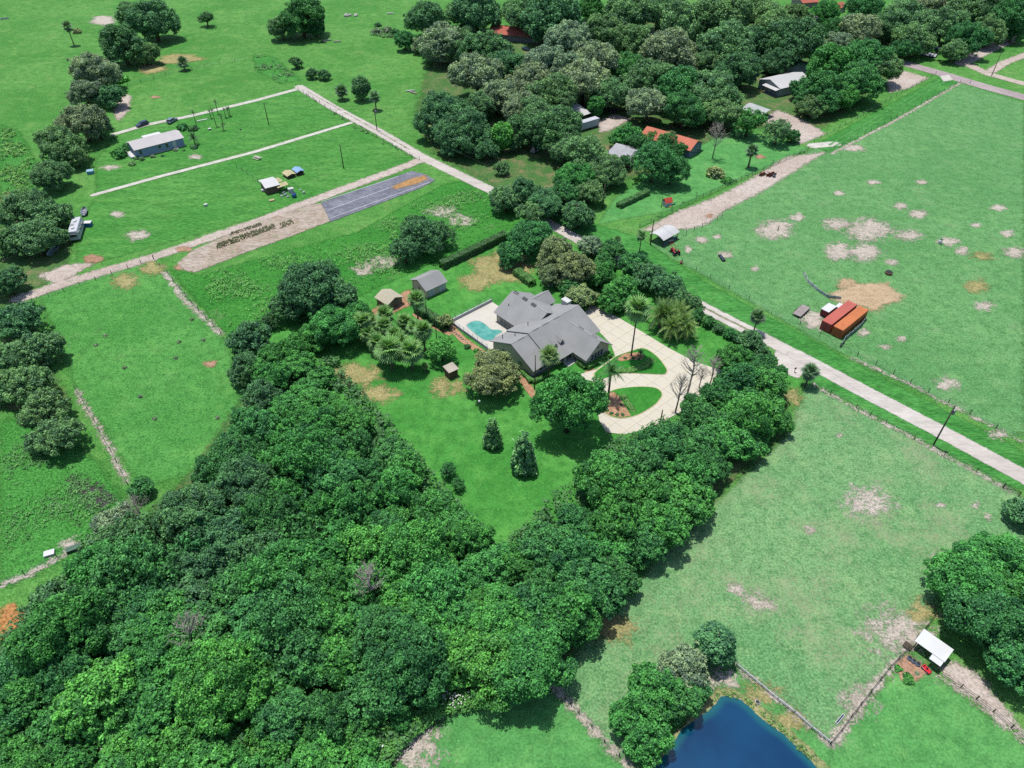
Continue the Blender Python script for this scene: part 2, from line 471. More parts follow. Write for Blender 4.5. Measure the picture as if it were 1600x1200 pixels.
# bare fence lines
for pts, hw in (([(862, 1072), (905, 1115), (945, 1160), (990, 1205)], 0.42), ([(1298, 1162), (1345, 1100), (1390, 1045), (1420, 1010)], 0.5), ([(1455, 1052), (1520, 1090), (1610, 1165)], 0.35),
                ([(1272, 602), (1337, 638), (1430, 687), (1525, 738), (1575, 766)], 0.3), ([(255, 425), (290, 470), (345, 522)], 0.55), ([(120, 612), (160, 680), (200, 755)], 0.35),
                ([(1300, 240), (1400, 188), (1500, 130)], 0.4), ([(1150, 1040), (1230, 1105), (1298, 1163)], 0.25), ([(1330, 560), (1420, 600), (1600, 692)], 0.2), ([(120, 855), (50, 895), (0, 915)], 0.4)):
    path_sheet('bare_strip', pts, hw, m_patch, Z4, 0.6, 0.45)

# bare, dry and coloured patches: (pixel polygon or ellipse, material)
PATCH = [
    (1355, 783, 26, 17), (1405, 988, 34, 24), (1185, 940, 16, 10), (1340, 1095, 18, 13), (1213, 360, 22, 12), (1310, 350, 20, 7), (1355, 360, 30, 14),
    (1310, 395, 16, 12), (1350, 395, 20, 11), (1420, 368, 16, 7), (1482, 378, 14, 5), (1503, 392, 10, 5), (1435, 335, 11, 6), (1408, 322, 9, 4), (1585, 395, 14, 7), (1335, 232, 13, 5), (1340, 478, 8, 4),
    (1537, 478, 12, 6), (1408, 530, 6, 4), (1383, 542, 7, 3), (1348, 520, 8, 4), (1270, 500, 15, 14), (1245, 340, 10, 5), (1310, 302, 8, 3), (1365, 285, 8, 3), (1440, 285, 8, 3), (1393, 410, 8, 3),
    (1525, 352, 7, 3), (1575, 365, 9, 5), (1560, 325, 9, 4), (1160, 32, 8, 3), (160, 32, 16, 6), (305, 245, 9, 3), (172, 262, 12, 3), (185, 335, 9, 4), (215, 368, 14, 6), (570, 420, 14, 8), (600, 410, 18, 8),
    (690, 330, 18, 7), (720, 345, 16, 8), (590, 50, 0, 0), (110, 850, 10, 6), (1130, 1065, 20, 9), (1183, 1095, 6, 5), (1150, 920, 10, 6), (1480, 600, 14, 6), (1560, 680, 10, 5),
    (1310, 680, 4, 2), (1468, 790, 6, 3), (1525, 790, 5, 4), (1545, 808, 4, 3), (1265, 828, 6, 4), (560, 1175, 0, 0), (650, 1165, 26, 34), (1460, 870, 6, 4), (1095, 375, 9, 4), (1133, 398, 9, 4), (1075, 390, 4, 5), (1120, 370, 6, 3), (1180, 420, 6, 3)]
for k, (cx, cy, rx, ry) in enumerate(PATCH):
    if rx: sheet('bare_patch', blob(cx, cy, rx * 1.1, ry * 1.1), m_patch, Z3 + 0.001 * (k % 9), 0.6, max(0.35, 0.010 * rx * 6))
for pts in ([(1000, 362), (1060, 330), (1110, 312), (1165, 285), (1230, 245), (1290, 238), (1250, 262), (1190, 300), (1130, 330), (1110, 348), (1080, 358)],
            [(1165, 200), (1215, 172), (1260, 190), (1290, 210), (1250, 225), (1200, 190)], [(1385, 128), (1410, 110), (1450, 122), (1420, 138), (1390, 145)],
            [(1490, 1035), (1530, 1055), (1580, 1120), (1600, 1150), (1560, 1130), (1510, 1085), (1460, 1040)], [(935, 190), (960, 178), (985, 186), (950, 205), (938, 206)],
            [(190, 145), (205, 150), (200, 175), (185, 190), (178, 175)], [(60, 432), (100, 415), (150, 410), (90, 445)]):
    sheet('bare_ground', pts, m_dirt, Z3 + 0.012, 1.0, 0.9)
for cx, cy, rx, ry in [(197, 440, 17, 10), (238, 420, 17, 9), (555, 585, 38, 16), (590, 615, 28, 10), (780, 420, 45, 24), (745, 440, 25, 12), (800, 400, 28, 14), (1448, 745, 0, 0), (1355, 462, 48, 22), (1325, 445, 16, 9), (1535, 400, 14, 5),
                        (1525, 448, 16, 9), (690, 605, 12, 14), (712, 608, 10, 10), (280, 92, 34, 8), (235, 108, 22, 7), (1240, 620, 10, 10), (960, 980, 30, 22), (1185, 1085, 26, 12), (1230, 1130, 28, 14), (1440, 960, 14, 16)]:
    if rx: sheet('dry_grass_patch', blob(cx, cy, rx, ry), m_peach if (cx, cy) in ((1355, 462), (1325, 445)) else m_tan, Z3 + 0.022 + 0.0003 * (cx % 20), 0.8, 1.0)
for cx, cy, rx, ry in [(285, 418, 12, 5), (288, 390, 14, 4), (1108, 338, 6, 3), (243, 152, 7, 2), (328, 568, 9, 5), (145, 405, 14, 7), (1187, 245, 8, 3)]:
    if rx: sheet('reddish_patch', blob(cx, cy, rx, ry), m_rust, Z3 + 0.03 + 0.0005 * (cx % 12), 0.6, 0.5)
sheet('mulch_heap_ground', [(0, 950), (20, 945), (40, 960), (25, 985), (0, 1000)], m_orange, Z4, 0.5, 0.6)
sheet('mud_hollow', [(110, 745), (150, 760), (180, 780), (160, 795), (130, 785)], m_mud, Z4, 0.8, 1.4)
sheet('mud_hollow', blob(185, 805, 22, 10), m_mud, Z4, 0.8, 1.2)

# ------------------------------------------------------------------ foliage
def foliage_mat(name, trans=0.16, gloss=0.012, own=None):
    m = bpy.data.materials.new(name)
    t = NT(m)
    oi = t.n('ShaderNodeObjectInfo')
    base = oi.outputs['Color'] if own is None else own
    tint = t.n('ShaderNodeAttribute', attribute_name='tint').outputs['Fac']
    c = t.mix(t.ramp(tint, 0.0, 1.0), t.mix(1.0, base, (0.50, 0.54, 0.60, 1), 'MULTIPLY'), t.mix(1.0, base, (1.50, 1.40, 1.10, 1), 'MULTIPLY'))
    d = t.n('ShaderNodeBsdfDiffuse'); t.l(c, d.inputs['Color'])
    tr = t.n('ShaderNodeBsdfTranslucent'); t.l(t.mix(1.0, c, (1.15, 1.25, 0.6, 1), 'MULTIPLY'), tr.inputs['Color'])
    mx = t.n('ShaderNodeMixShader'); mx.inputs[0].default_value = trans
    t.l(d.outputs[0], mx.inputs[1]); t.l(tr.outputs[0], mx.inputs[2])
    sh = mx.outputs[0]
    if gloss:
        gl = t.n('ShaderNodeBsdfGlossy'); gl.inputs['Roughness'].default_value = 0.6
        gl.inputs['Color'].default_value = (0.9, 0.95, 1.0, 1)
        m2 = t.n('ShaderNodeMixShader'); m2.inputs[0].default_value = gloss
        t.l(sh, m2.inputs[1]); t.l(gl.outputs[0], m2.inputs[2]); sh = m2.outputs[0]
    t.out(sh)
    MATS[name] = m
    return m

m_leaf = foliage_mat('tree_leaves')
m_frond = foliage_mat('palm_leaf', 0.2, 0.03)
m_flower = M('white_petals', C(240, 240, 232), var=0.05)
m_bark = M('grey_brown_bark', C(120, 104, 88), 0.95, 0.3, 2.0, 0.5)
m_palmbark = M('palm_trunk_bark', C(136, 118, 96), 0.95, 0.25, 3.0, 0.5)
m_deadwood = M('bleached_bare_wood', C(196, 188, 174), 0.9, 0.2, 2.0, 0.3)
m_deadfrond = M('dead_brown_frond', C(170, 122, 72), 0.95, 0.3, 2.0)

def unit(n, rng):
    v = rng.normal(size=(n, 3))
    return v / np.linalg.norm(v, axis=1)[:, None]

def leaf_quads(P, N, S, rng, aspect=0.62):
    n = len(P)
    N = N / np.linalg.norm(N, axis=1)[:, None]
    r = unit(n, rng)
    T = np.cross(N, r); T /= (np.linalg.norm(T, axis=1)[:, None] + 1e-9)
    B = np.cross(N, T)
    s = S[:, None]
    V = np.stack([P + T * s, P + B * s * aspect + N * s * 0.12, P - T * s, P - B * s * aspect + N * s * 0.12], 1).reshape(-1, 3)
    return V, np.arange(4 * n).reshape(-1, 4)

def leaf_mesh(name, P, N, S, tint, rng, mat, aspect=0.62):
    V, Q = leaf_quads(P, N, S, rng, aspect)
    me = raw_mesh(name, V, Q)
    a = me.attributes.new('tint', 'FLOAT', 'FACE')
    a.data.foreach_set('value', np.clip(tint, 0, 1).astype(np.float32))
    me.materials.append(mat)
    return me

def clump_leaves(centres, radii, dens, leaf, rng, out=None, squash=0.8):
    Ps, Ns, Ss, Ts = [], [], [], []
    for i, (c, r) in enumerate(zip(centres, radii)):
        n = max(12, int(dens * r * r))
        d = unit(int(n * 1.5), rng)
        if out is not None:
            d = d[(d @ out[i]) > -0.35]
        d = d[:n]
        rr = r * (0.5 + 0.68 * rng.random(len(d)) ** 0.8)
        p = c + d * rr[:, None] * np.array([1, 1, squash])
        nn = d * 0.75 + unit(len(d), rng) * 0.8 + np.array([0, 0, 0.35])
        Ps.append(p); Ns.append(nn)
        Ss.append(leaf * (0.5 + 1.1 * rng.random(len(d)) ** 1.5))
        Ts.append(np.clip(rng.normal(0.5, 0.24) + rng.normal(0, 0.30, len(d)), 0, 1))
    return np.concatenate(Ps), np.concatenate(Ns), np.concatenate(Ss), np.concatenate(Ts)

def spread(n, sampler, rng, tries=5):
    pts = [sampler()]
    while len(pts) < n:
        best, bd = None, -1
        for _ in range(tries):
            q = sampler()
            d = min(np.linalg.norm(q - p) for p in pts)
            if d > bd: best, bd = q, d
        pts.append(best)
    return np.array(pts)

def crown_mesh(kind, R, seed):
    """crown centred on the origin, half-width R; returns mesh"""
    rng = np.random.default_rng(seed)
    if kind in ('dome', 'open'):
        leaf = 0.105 + 0.013 * R
        nc = int(78 + 17.0 * R)
        nl = int(rng.integers(4, 8))
        la = rng.uniform(0, 6.28) + np.arange(nl) * 6.28 / nl + rng.normal(0, .35, nl)
        lr = R * rng.uniform(0.40, 0.62, nl)
        lc = np.column_stack([np.cos(la) * (R - lr) * rng.uniform(.75, 1.08, nl), np.sin(la) * (R - lr) * rng.uniform(.75, 1.08, nl), R * rng.uniform(-.30, .22, nl)])
        lc = np.concatenate([lc, [[0, 0, 0.12 * R]]]); lr = np.append(lr, 0.62 * R)
        def samp():
            for _ in range(30):
                k = int(rng.integers(len(lc)))
                d = unit(1, rng)[0]
                if d[2] < -0.55: d[2] = -d[2]
                p = lc[k] + d * lr[k] * rng.uniform(0.58, 1.06) * np.array([1, 1, 0.85])
                q = np.linalg.norm((p - lc) / lr[:, None], axis=1); q[k] = 9
                if q.min() > 0.60: return p
            return p
        c = spread(nc, samp, rng)
        rr = R * (0.075 + 0.135 * rng.random(nc) ** 1.5) * (1.0 if kind == 'dome' else 0.85)
        ns = nc // 3
        sp_ = np.array([samp() for _ in range(ns)]) * rng.uniform(1.0, 1.2, (ns, 1))
        c = np.concatenate([c, sp_]); rr = np.concatenate([rr, R * rng.uniform(0.04, 0.09, ns)])
        out = c / (np.linalg.norm(c, axis=1)[:, None] + 1e-6)
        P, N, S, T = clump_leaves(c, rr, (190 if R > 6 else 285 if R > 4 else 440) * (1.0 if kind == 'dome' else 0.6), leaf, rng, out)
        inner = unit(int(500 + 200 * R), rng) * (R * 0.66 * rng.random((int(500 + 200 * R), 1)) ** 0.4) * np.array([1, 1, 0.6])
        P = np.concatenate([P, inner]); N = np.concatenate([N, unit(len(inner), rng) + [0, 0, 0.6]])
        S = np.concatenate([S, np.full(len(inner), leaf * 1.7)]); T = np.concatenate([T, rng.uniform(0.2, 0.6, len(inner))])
    elif kind == 'cone':
        H = 3.0 * R
        cs, rs = [], []
        z = -0.5 * H + 0.10 * H
        while z < 0.5 * H:
            f = 1 - (z + 0.5 * H) / H
            ring = R * (0.12 + 0.88 * min(1, f * 1.15) ** 0.85) * 0.74
            k = max(1, int(2 * math.pi * ring / (0.5 * R)))
            a0 = rng.random() * 6
            for i in range(k):
                a = a0 + 2 * math.pi * i / k
                cs.append([ring * math.cos(a) * rng.uniform(0.8, 1.1), ring * math.sin(a) * rng.uniform(0.8, 1.1), z + rng.uniform(-.1, .1) * R])
                rs.append(R * rng.uniform(0.20, 0.30) * (0.55 + 0.5 * f))
            z += 0.30 * R
        c = np.array(cs); rr = np.array(rs)
        out = c * np.array([1, 1, 0.1]) + [0, 0, 0.2 * R]; out /= np.linalg.norm(out, axis=1)[:, None]
        P, N, S, T = clump_leaves(c, rr, 230, 0.16 + 0.02 * R, rng, out, 0.9)
        inner = np.column_stack([rng.normal(0, 0.22 * R, 500), rng.normal(0, 0.22 * R, 500), rng.uniform(-0.45 * H, 0.2 * H, 500)])
        P = np.concatenate([P, inner]); N = np.concatenate([N, unit(500, rng) + [0, 0, 0.6]]); S = np.concatenate([S, np.full(500, 0.35)]); T = np.concatenate([T, np.full(500, 0.4)])
    elif kind == 'egg':
        def samp():
            d = unit(1, rng)[0]
            return d * np.array([R, R, 1.5 * R]) * rng.uniform(0.6, 0.8) * (1 - 0.18 * max(0, d[2]))
        nc = 46
        c = spread(nc, samp, rng)
        rr = R * rng.uniform(0.28, 0.42, nc)
        out = c / np.linalg.norm(c, axis=1)[:, None]
        P, N, S, T = clump_leaves(c, rr, 130, 0.18 + 0.025 * R, rng, out)
        inner = unit(500, rng) * (R * 0.6) * np.array([1, 1, 1.3])
        P = np.concatenate([P, inner]); N = np.concatenate([N, unit(500, rng) + [0, 0, 0.6]]); S = np.concatenate([S, np.full(500, 0.45)]); T = np.concatenate([T, np.full(500, 0.4)])
    else:   # shrub
        def samp():
            d = unit(1, rng)[0]; d[2] = abs(d[2])
            return d * np.array([R, R, 0.8 * R]) * rng.uniform(0.4, 0.75)
        nc = 14
        c = spread(nc, samp, rng)
        rr = R * rng.uniform(0.3, 0.5, nc)
        out = c / np.linalg.norm(c, axis=1)[:, None]
        P, N, S, T = clump_leaves(c, rr, 260 / max(1.0, R * R * 0.4), 0.10 + 0.06 * R, rng, out)
    return leaf_mesh('crown_' + kind, P, N, S, T, rng, m_leaf)

def trunk_mesh(R, zc, seed, kind):
    r = random.Random(seed)
    mb = MB()
    w = 0.055 * R + 0.08
    if kind in ('cone', 'egg'):
        mb.tube([(0, 0, 0), (0, 0, zc), (0, 0, zc + 1.2 * R)], [w, w * 0.7, w * 0.2], 7)
    else:
        mb.tube([(0, 0, 0), (r.uniform(-.15, .15), r.uniform(-.15, .15), zc * 0.5), (0, 0, zc)], [w * 1.3, w, w * 0.6], 8)
        for k in range(6):
            a = k * 1.05 + r.uniform(-.3, .3)
            q = 0.62 * R
            mb.tube([(0, 0, zc * 0.45), (q * 0.45 * math.cos(a), q * 0.45 * math.sin(a), zc * 0.75), (q * math.cos(a), q * math.sin(a), zc + 0.15 * R)], [w * 0.6, w * 0.4, w * 0.12], 6)
    return mb.mesh('trunk_' + kind, m_bark, True)

LIB = {}
def lib(kind, bucket, var):
    k = (kind, bucket, var)
    if k not in LIB:
        R = {'s': 2.6, 'm': 4.4, 'l': 7.0}[bucket] if kind in ('dome', 'open') else {'cone': 2.4, 'egg': 3.0, 'shrub': 1.2}[kind]
        LIB[k] = (crown_mesh(kind, R, abs(hash_(k))), R, {})
    return LIB[k]
def hash_(k):
    s = 17
    for ch in str(k): s = (s * 31 + ord(ch)) % 1000003
    return s

ASPECT = {'dome': 0.74, 'open': 0.74, 'cone': 1.5, 'egg': 1.5, 'shrub': 0.45}
CLEAR = {'dome': 0.10, 'open': 0.22, 'cone': 0.12, 'egg': 0.15, 'shrub': 0.0}     # bare trunk below the crown, in half-widths
TREES = []
# foliage base colours
PAL = {'dark': (0.060, 0.160, 0.066), 'oak': (0.096, 0.204, 0.082), 'grey': (0.156, 0.232, 0.140), 'bright': (0.050, 0.196, 0.046), 'mid': (0.043, 0.162, 0.050), 'vivid': (0.066, 0.240, 0.050),
       'olive': (0.140, 0.195, 0.090), 'pale': (0.190, 0.260, 0.110), 'fir': (0.115, 0.255, 0.095)}
PAL_WORD = {'dark': 'dark green', 'oak': 'deep green', 'grey': 'grey-green mossy', 'bright': 'bright green', 'mid': 'mid-green', 'vivid': 'vivid light green', 'olive': 'olive-grey', 'pale': 'pale yellowish green', 'fir': 'dull green'}

def place_tree(pos, R, kind, pal, name=None, label=None, cat='tree', group=None, stretch=1.0, noun='tree'):
    var = random.randrange(6 if kind in ('dome',) else 3)
    bucket = 's' if R < 3.3 else 'm' if R < 5.6 else 'l'
    me, R0, trunks = lib(kind, bucket, var)
    s = R / R0
    zc = (ASPECT[kind] * stretch + CLEAR[kind]) * R
    if kind == 'shrub': zc = 0.12 * R
    name = name or {'dome': 'leafy_tree', 'open': 'open_crowned_tree', 'cone': 'conifer_tree', 'egg': 'columnar_tree', 'shrub': 'shrub'}[kind]
    root = thing(name, label or '', cat, (pos[0], pos[1], 0), random.uniform(0, 6.28), group)
    cr = link('crown', me, root, (0, 0, zc), None, (s * random.uniform(0.94, 1.06), s * random.uniform(0.94, 1.06), s * stretch))
    c = PAL[pal]
    j = random.uniform(0.88, 1.13); h = random.uniform(-0.07, 0.07)
    cr.color = (c[0] * j * (1 + h), c[1] * j, c[2] * j * (1 - h), 1)
    if kind != 'shrub':
        tk = ('t', round(zc / R, 2))
        if tk not in trunks: trunks[tk] = trunk_mesh(R0, zc / s, var, kind)
        link('trunk', trunks[tk], root, (0, 0, 0), None, (s, s, s))
    if not label: TREES.append((root, PAL_WORD[pal], Vector((pos[0], pos[1])), group, noun))
    return root

def tree(cx, cy, r, kind='dome', pal='oak', group=None, label=None, stretch=1.0, **kw):
    """from the crown's centre pixel and its half-width in pixels"""
    z = 5.0
    for _ in range(4):
        p = G(cx, cy, z)
        R = r * depth_of(p) / F_PX
        z = (ASPECT[kind] * stretch + CLEAR[kind]) * R
    return place_tree(p, R, kind, pal, group=group, label=label, stretch=stretch, **kw)

def fill(poly_px, spacing, rmin, rmax, pals, group, z=5.5, kinds=('dome',), avoid=(), n_try=9000, edge=0.0):
    poly = px_poly(poly_px, z)
    lo, hi = poly.min(0), poly.max(0)
    pts = []
    P = RNG.uniform(lo, hi, (n_try, 2))
    P = P[sdist_poly(P, poly) > edge]
    for p in P:
        if any((p[0] - q[0]) ** 2 + (p[1] - q[1]) ** 2 < spacing ** 2 for q in pts): continue
        if any((p[0] - a[0]) ** 2 + (p[1] - a[1]) ** 2 < a[2] ** 2 for a in avoid): continue
        pts.append(p)
    for p in pts:
        f_ = 0.5 + 0.22 * math.sin(p[0] * 0.11 + 1.3) * math.cos(p[1] * 0.13) + 0.20 * math.sin(p[0] * 0.05 - p[1] * 0.07) + random.uniform(-.28, .28)
        pal = pals[max(0, min(len(pals) - 1, int(f_ * len(pals))))]
        place_tree(p, random.uniform(rmin, rmax), random.choice(kinds), pal, group=group, stretch=random.uniform(0.75, 1.3))
    return pts

# --- woods across the top
far = 'trees of the oak woods around the far houses'
for a in [(865, 22, 48, 'dome', 'dark'), (815, 26, 30, 'dome', 'oak'), (835, 8, 30, 'dome', 'dark'), (888, 62, 32, 'dome', 'grey'), (950, 55, 35, 'dome', 'oak'), (925, 12, 20, 'dome', 'bright'), (985, 22, 42, 'dome', 'oak'), (1030, 15, 36, 'dome', 'dark'), (1062, 32, 36, 'dome', 'oak'),
          (1125, 22, 42, 'dome', 'oak'), (1180, 18, 36, 'dome', 'oak'), (1050, 82, 42, 'dome', 'grey'), (995, 65, 30, 'dome', 'oak'), (1132, 75, 40, 'dome', 'oak'), (1150, 108, 32, 'dome', 'dark'), (1108, 102, 24, 'dome', 'oak'), (930, 97, 36, 'dome', 'grey'), (1178, 68, 30, 'dome', 'dark'),
          (862, 108, 38, 'dome', 'grey'), (825, 130, 36, 'dome', 'grey'), (912, 128, 38, 'dome', 'grey'), (862, 152, 35, 'dome', 'oak'), (818, 168, 30, 'dome', 'grey'), (955, 145, 30, 'dome', 'oak'), (1012, 125, 38, 'dome', 'oak'), (1065, 135, 38, 'dome', 'mid'), (1120, 150, 38, 'dome', 'oak'), (975, 105, 28, 'dome', 'mid'),
          (1012, 165, 30, 'dome', 'grey'), (1070, 172, 32, 'dome', 'mid'), (1125, 178, 26, 'dome', 'oak'), (865, 205, 38, 'dome', 'dark'), (815, 205, 28, 'dome', 'dark'), (838, 182, 30, 'dome', 'oak'), (978, 212, 22, 'dome', 'bright'), (931, 164, 11, 'egg', 'bright'), (915, 240, 34, 'open', 'oak'), (885, 235, 24, 'dome', 'oak'),
          (950, 268, 26, 'dome', 'oak'), (895, 280, 28, 'dome', 'bright'), (1022, 250, 34, 'open', 'mid'), (1050, 262, 26, 'open', 'mid'), (1005, 225, 20, 'open', 'mid'), (920, 300, 22, 'dome', 'oak'), (818, 300, 26, 'dome', 'dark'), (790, 310, 24, 'dome', 'oak'), (850, 318, 28, 'dome', 'dark'),
          (880, 305, 26, 'dome', 'mid'), (905, 335, 24, 'dome', 'dark'), (830, 335, 22, 'dome', 'oak'), (1170, 190, 22, 'open', 'bright'), (1215, 205, 20, 'open', 'oak'), (1238, 212, 12, 'dome', 'mid'), (1237, 68, 40, 'dome', 'dark'), (1208, 42, 34, 'dome', 'oak'), (1215, 95, 24, 'dome', 'dark'), (1290, 18, 22, 'open', 'bright'), (1245, 28, 24, 'dome', 'oak'), (1305, 48, 24, 'open', 'mid'),
          (1345, 48, 30, 'open', 'grey'), (1350, 15, 26, 'open', 'mid'), (1412, 30, 34, 'dome', 'oak'), (1385, 45, 28, 'dome', 'dark'), (1428, 60, 28, 'dome', 'oak'), (1475, 40, 32, 'dome', 'oak'), (1522, 18, 36, 'dome', 'oak'), (1512, 62, 28, 'dome', 'mid'), (1570, 28, 32, 'dome', 'mid'), (1490, 80, 18, 'dome', 'oak'), (1465, 10, 28, 'dome', 'grey'),
          (1598, 15, 26, 'dome', 'mid'), (1545, 50, 24, 'dome', 'oak'), (1585, 48, 18, 'dome', 'mid'), (1440, 35, 26, 'dome', 'dark'), (1415, 78, 18, 'dome', 'mid'), (1300, 105, 40, 'dome', 'bright'), (1350, 92, 36, 'dome', 'mid'), (1285, 142, 34, 'dome', 'mid'), (1342, 130, 32, 'dome', 'mid'), (1270, 165, 20, 'dome', 'oak'), (1378, 105, 26, 'dome', 'oak'), (1315, 150, 24, 'dome', 'bright'),
          (1255, 140, 18, 'dome', 'mid'), (1310, 72, 26, 'open', 'grey'), (1270, 80, 24, 'dome', 'oak'), (1040, 222, 17, 'open', 'mid'), (1022, 214, 11, 'open', 'bright'), (1060, 232, 13, 'open', 'mid'), (1048, 212, 9, 'open', 'olive'), (975, 252, 12, 'open', 'mid'), (900, 182, 10, 'dome', 'oak')]:
    tree(a[0], a[1], a[2] * 1.12, a[3], a[4], group=far)
mid_g = 'trees at the western edge of the oak woods'
for a in [(470, 25, 34, 'dome', 'mid'), (440, 42, 20, 'dome', 'oak'), (492, 42, 16, 'dome', 'mid'), (665, 30, 30, 'dome', 'dark'), (745, 18, 36, 'dome', 'dark'), (720, 22, 22, 'dome', 'oak'), (797, 12, 12, 'dome', 'dark'), (632, 62, 17, 'dome', 'mid'), (690, 65, 36, 'dome', 'grey'), (655, 70, 14, 'dome', 'grey'), (725, 72, 32, 'dome', 'oak'), (762, 82, 38, 'dome', 'dark'),
          (745, 120, 40, 'dome', 'grey'), (790, 105, 30, 'dome', 'dark'), (775, 150, 32, 'dome', 'grey'), (690, 180, 40, 'dome', 'dark'), (728, 205, 38, 'dome', 'dark'), (748, 165, 26, 'dome', 'oak'), (705, 215, 28, 'dome', 'dark'), (760, 232, 20, 'dome', 'dark')]:
    tree(a[0], a[1], a[2] * 1.08, a[3], a[4], group=mid_g)
tree(785, 212, 17, 'egg', 'vivid', stretch=1.0, label='tall narrow bright green conical tree beside the dark oak mass', name='conifer_tree')
tree(784, 262, 13, 'dome', 'oak', group=mid_g)
for k, (cx, cy, r) in enumerate([(462, 97, 11), (487, 114, 10), (506, 116, 10)]):
    tree(cx, cy, r, 'dome', 'dark', label=ORD[k + 1] + ' of three dark round shrubs along the lane bend, counted from the field', name='round_shrub', cat='shrub', group='dark shrubs at the lane bend')
tree(563, 135, 15, 'egg', 'dark', stretch=0.85, label='dark egg-shaped tree standing alone beside the dirt lane')
tree(322, 28, 13, 'open', 'dark', label='small dark tree alone in the far pasture beside the pole')

# --- oak row on the western side
row = 'oaks in the row past the blue house'
for a in [(238, 30, 38, 'dome', 'dark'), (205, 22, 24, 'dome', 'oak'), (190, 68, 38, 'dome', 'dark'), (225, 82, 22, 'dome', 'oak'), (150, 112, 36, 'dome', 'grey'), (172, 150, 22, 'dome', 'dark'), (132, 145, 26, 'dome', 'grey'), (128, 190, 38, 'dome', 'grey'), (152, 200, 22, 'dome', 'oak'), (98, 228, 36, 'dome', 'oak'), (118, 245, 20, 'dome', 'oak'), (80, 272, 30, 'dome', 'oak'),
          (35, 325, 38, 'dome', 'oak'), (78, 335, 30, 'dome', 'oak'), (55, 372, 34, 'dome', 'oak'), (20, 378, 30, 'dome', 'dark'), (88, 368, 18, 'dome', 'oak'), (12, 440, 26, 'dome', 'dark'), (30, 500, 36, 'dome', 'dark'), (66, 545, 34, 'dome', 'oak'), (20, 560, 34, 'dome', 'oak'), (45, 600, 36, 'dome', 'oak'), (70, 640, 36, 'dome', 'oak'), (92, 680, 36, 'dome', 'oak'), (10, 610, 24, 'dome', 'dark'), (8, 500, 20, 'dome', 'dark'), (62, 688, 24, 'dome', 'oak')]:
    tree(*a, group=row)

# --- vacant plot and lot border trees
nw = 'trees between the weedy plot and the fenced lot'
for a in [(488, 448, 50, 'dome', 'dark'), (530, 462, 34, 'dome', 'dark'), (452, 478, 30, 'dome', 'dark'), (660, 368, 34, 'open', 'dark'), (632, 390, 26, 'open', 'dark'), (690, 365, 24, 'open', 'dark'), (645, 350, 20, 'open', 'dark'), (390, 530, 36, 'dome', 'dark'), (385, 575, 30, 'dome', 'dark'), (525, 508, 40, 'dome', 'bright'), (560, 488, 24, 'dome', 'bright'), (490, 525, 26, 'dome', 'bright'), (420, 500, 16, 'open', 'dark')]:
    tree(*a, group=nw)
ne = 'trees of the belt along the limestone road'
for a in [(830, 372, 34, 'dome', 'mid'), (795, 398, 24, 'dome', 'mid'), (868, 398, 34, 'dome', 'olive'), (900, 418, 34, 'dome', 'olive'), (862, 430, 22, 'dome', 'olive'), (938, 428, 28, 'dome', 'bright'), (972, 455, 28, 'dome', 'bright'), (925, 384, 22, 'dome', 'grey'), (955, 392, 22, 'dome', 'mid'), (988, 412, 26, 'dome', 'mid'), (1015, 432, 26, 'dome', 'dark'), (1045, 448, 28, 'open', 'dark'), (1066, 468, 24, 'open', 'dark'), (1086, 476, 16, 'open', 'dark'),
          (1172, 530, 20, 'dome', 'dark'), (1190, 548, 15, 'dome', 'dark'), (955, 472, 20, 'dome', 'bright'), (1000, 478, 18, 'dome', 'bright'), (890, 450, 18, 'dome', 'mid'), (1145, 558, 30, 'dome', 'bright'), (1190, 578, 30, 'dome', 'mid'), (1108, 502, 11, 'dome', 'mid'), (1124, 512, 10, 'dome', 'dark'), (1140, 520, 11, 'dome', 'mid'), (1156, 528, 11, 'dome', 'dark'), (1206, 562, 11, 'dome', 'mid'), (1088, 492, 13, 'dome', 'mid'), (945, 408, 18, 'dome', 'mid'), (1222, 578, 10, 'dome', 'mid')]:
    tree(*a, group=ne)
tree(910, 462, 24, 'dome', 'pale', label='pale lime-green tree at the garage end of the big house', stretch=0.9)
tree(770, 586, 44, 'dome', 'olive', stretch=0.8, label='round olive-grey tree by the gable of the big house', noun='tree')
tree(888, 632, 53, 'dome', 'bright', stretch=1.4, label='large round bright green tree in front of the house entrance')
tree(818, 702, 24, 'cone', 'fir', stretch=1.2, label='larger of the two conical trees on the open lawn')
tree(769, 673, 17.5, 'cone', 'fir', stretch=1.2, label='smaller of the two conical trees on the open lawn')
tree(700, 735, 14, 'open', 'mid', label='thin open young tree at the lawn edge of the western hedge wood', stretch=1.2)
tree(716, 756, 12, 'open', 'mid', label='lowest thin sapling at the lawn edge of the western hedge wood', stretch=1.1)
tree(690, 545, 24, 'open', 'vivid', label='light green leafy tree between the palms and the pool deck')
tree(697, 500, 14, 'open', 'pale', label='pale flowering bush beside the pool fence corner', name='flowering_shrub', cat='shrub')

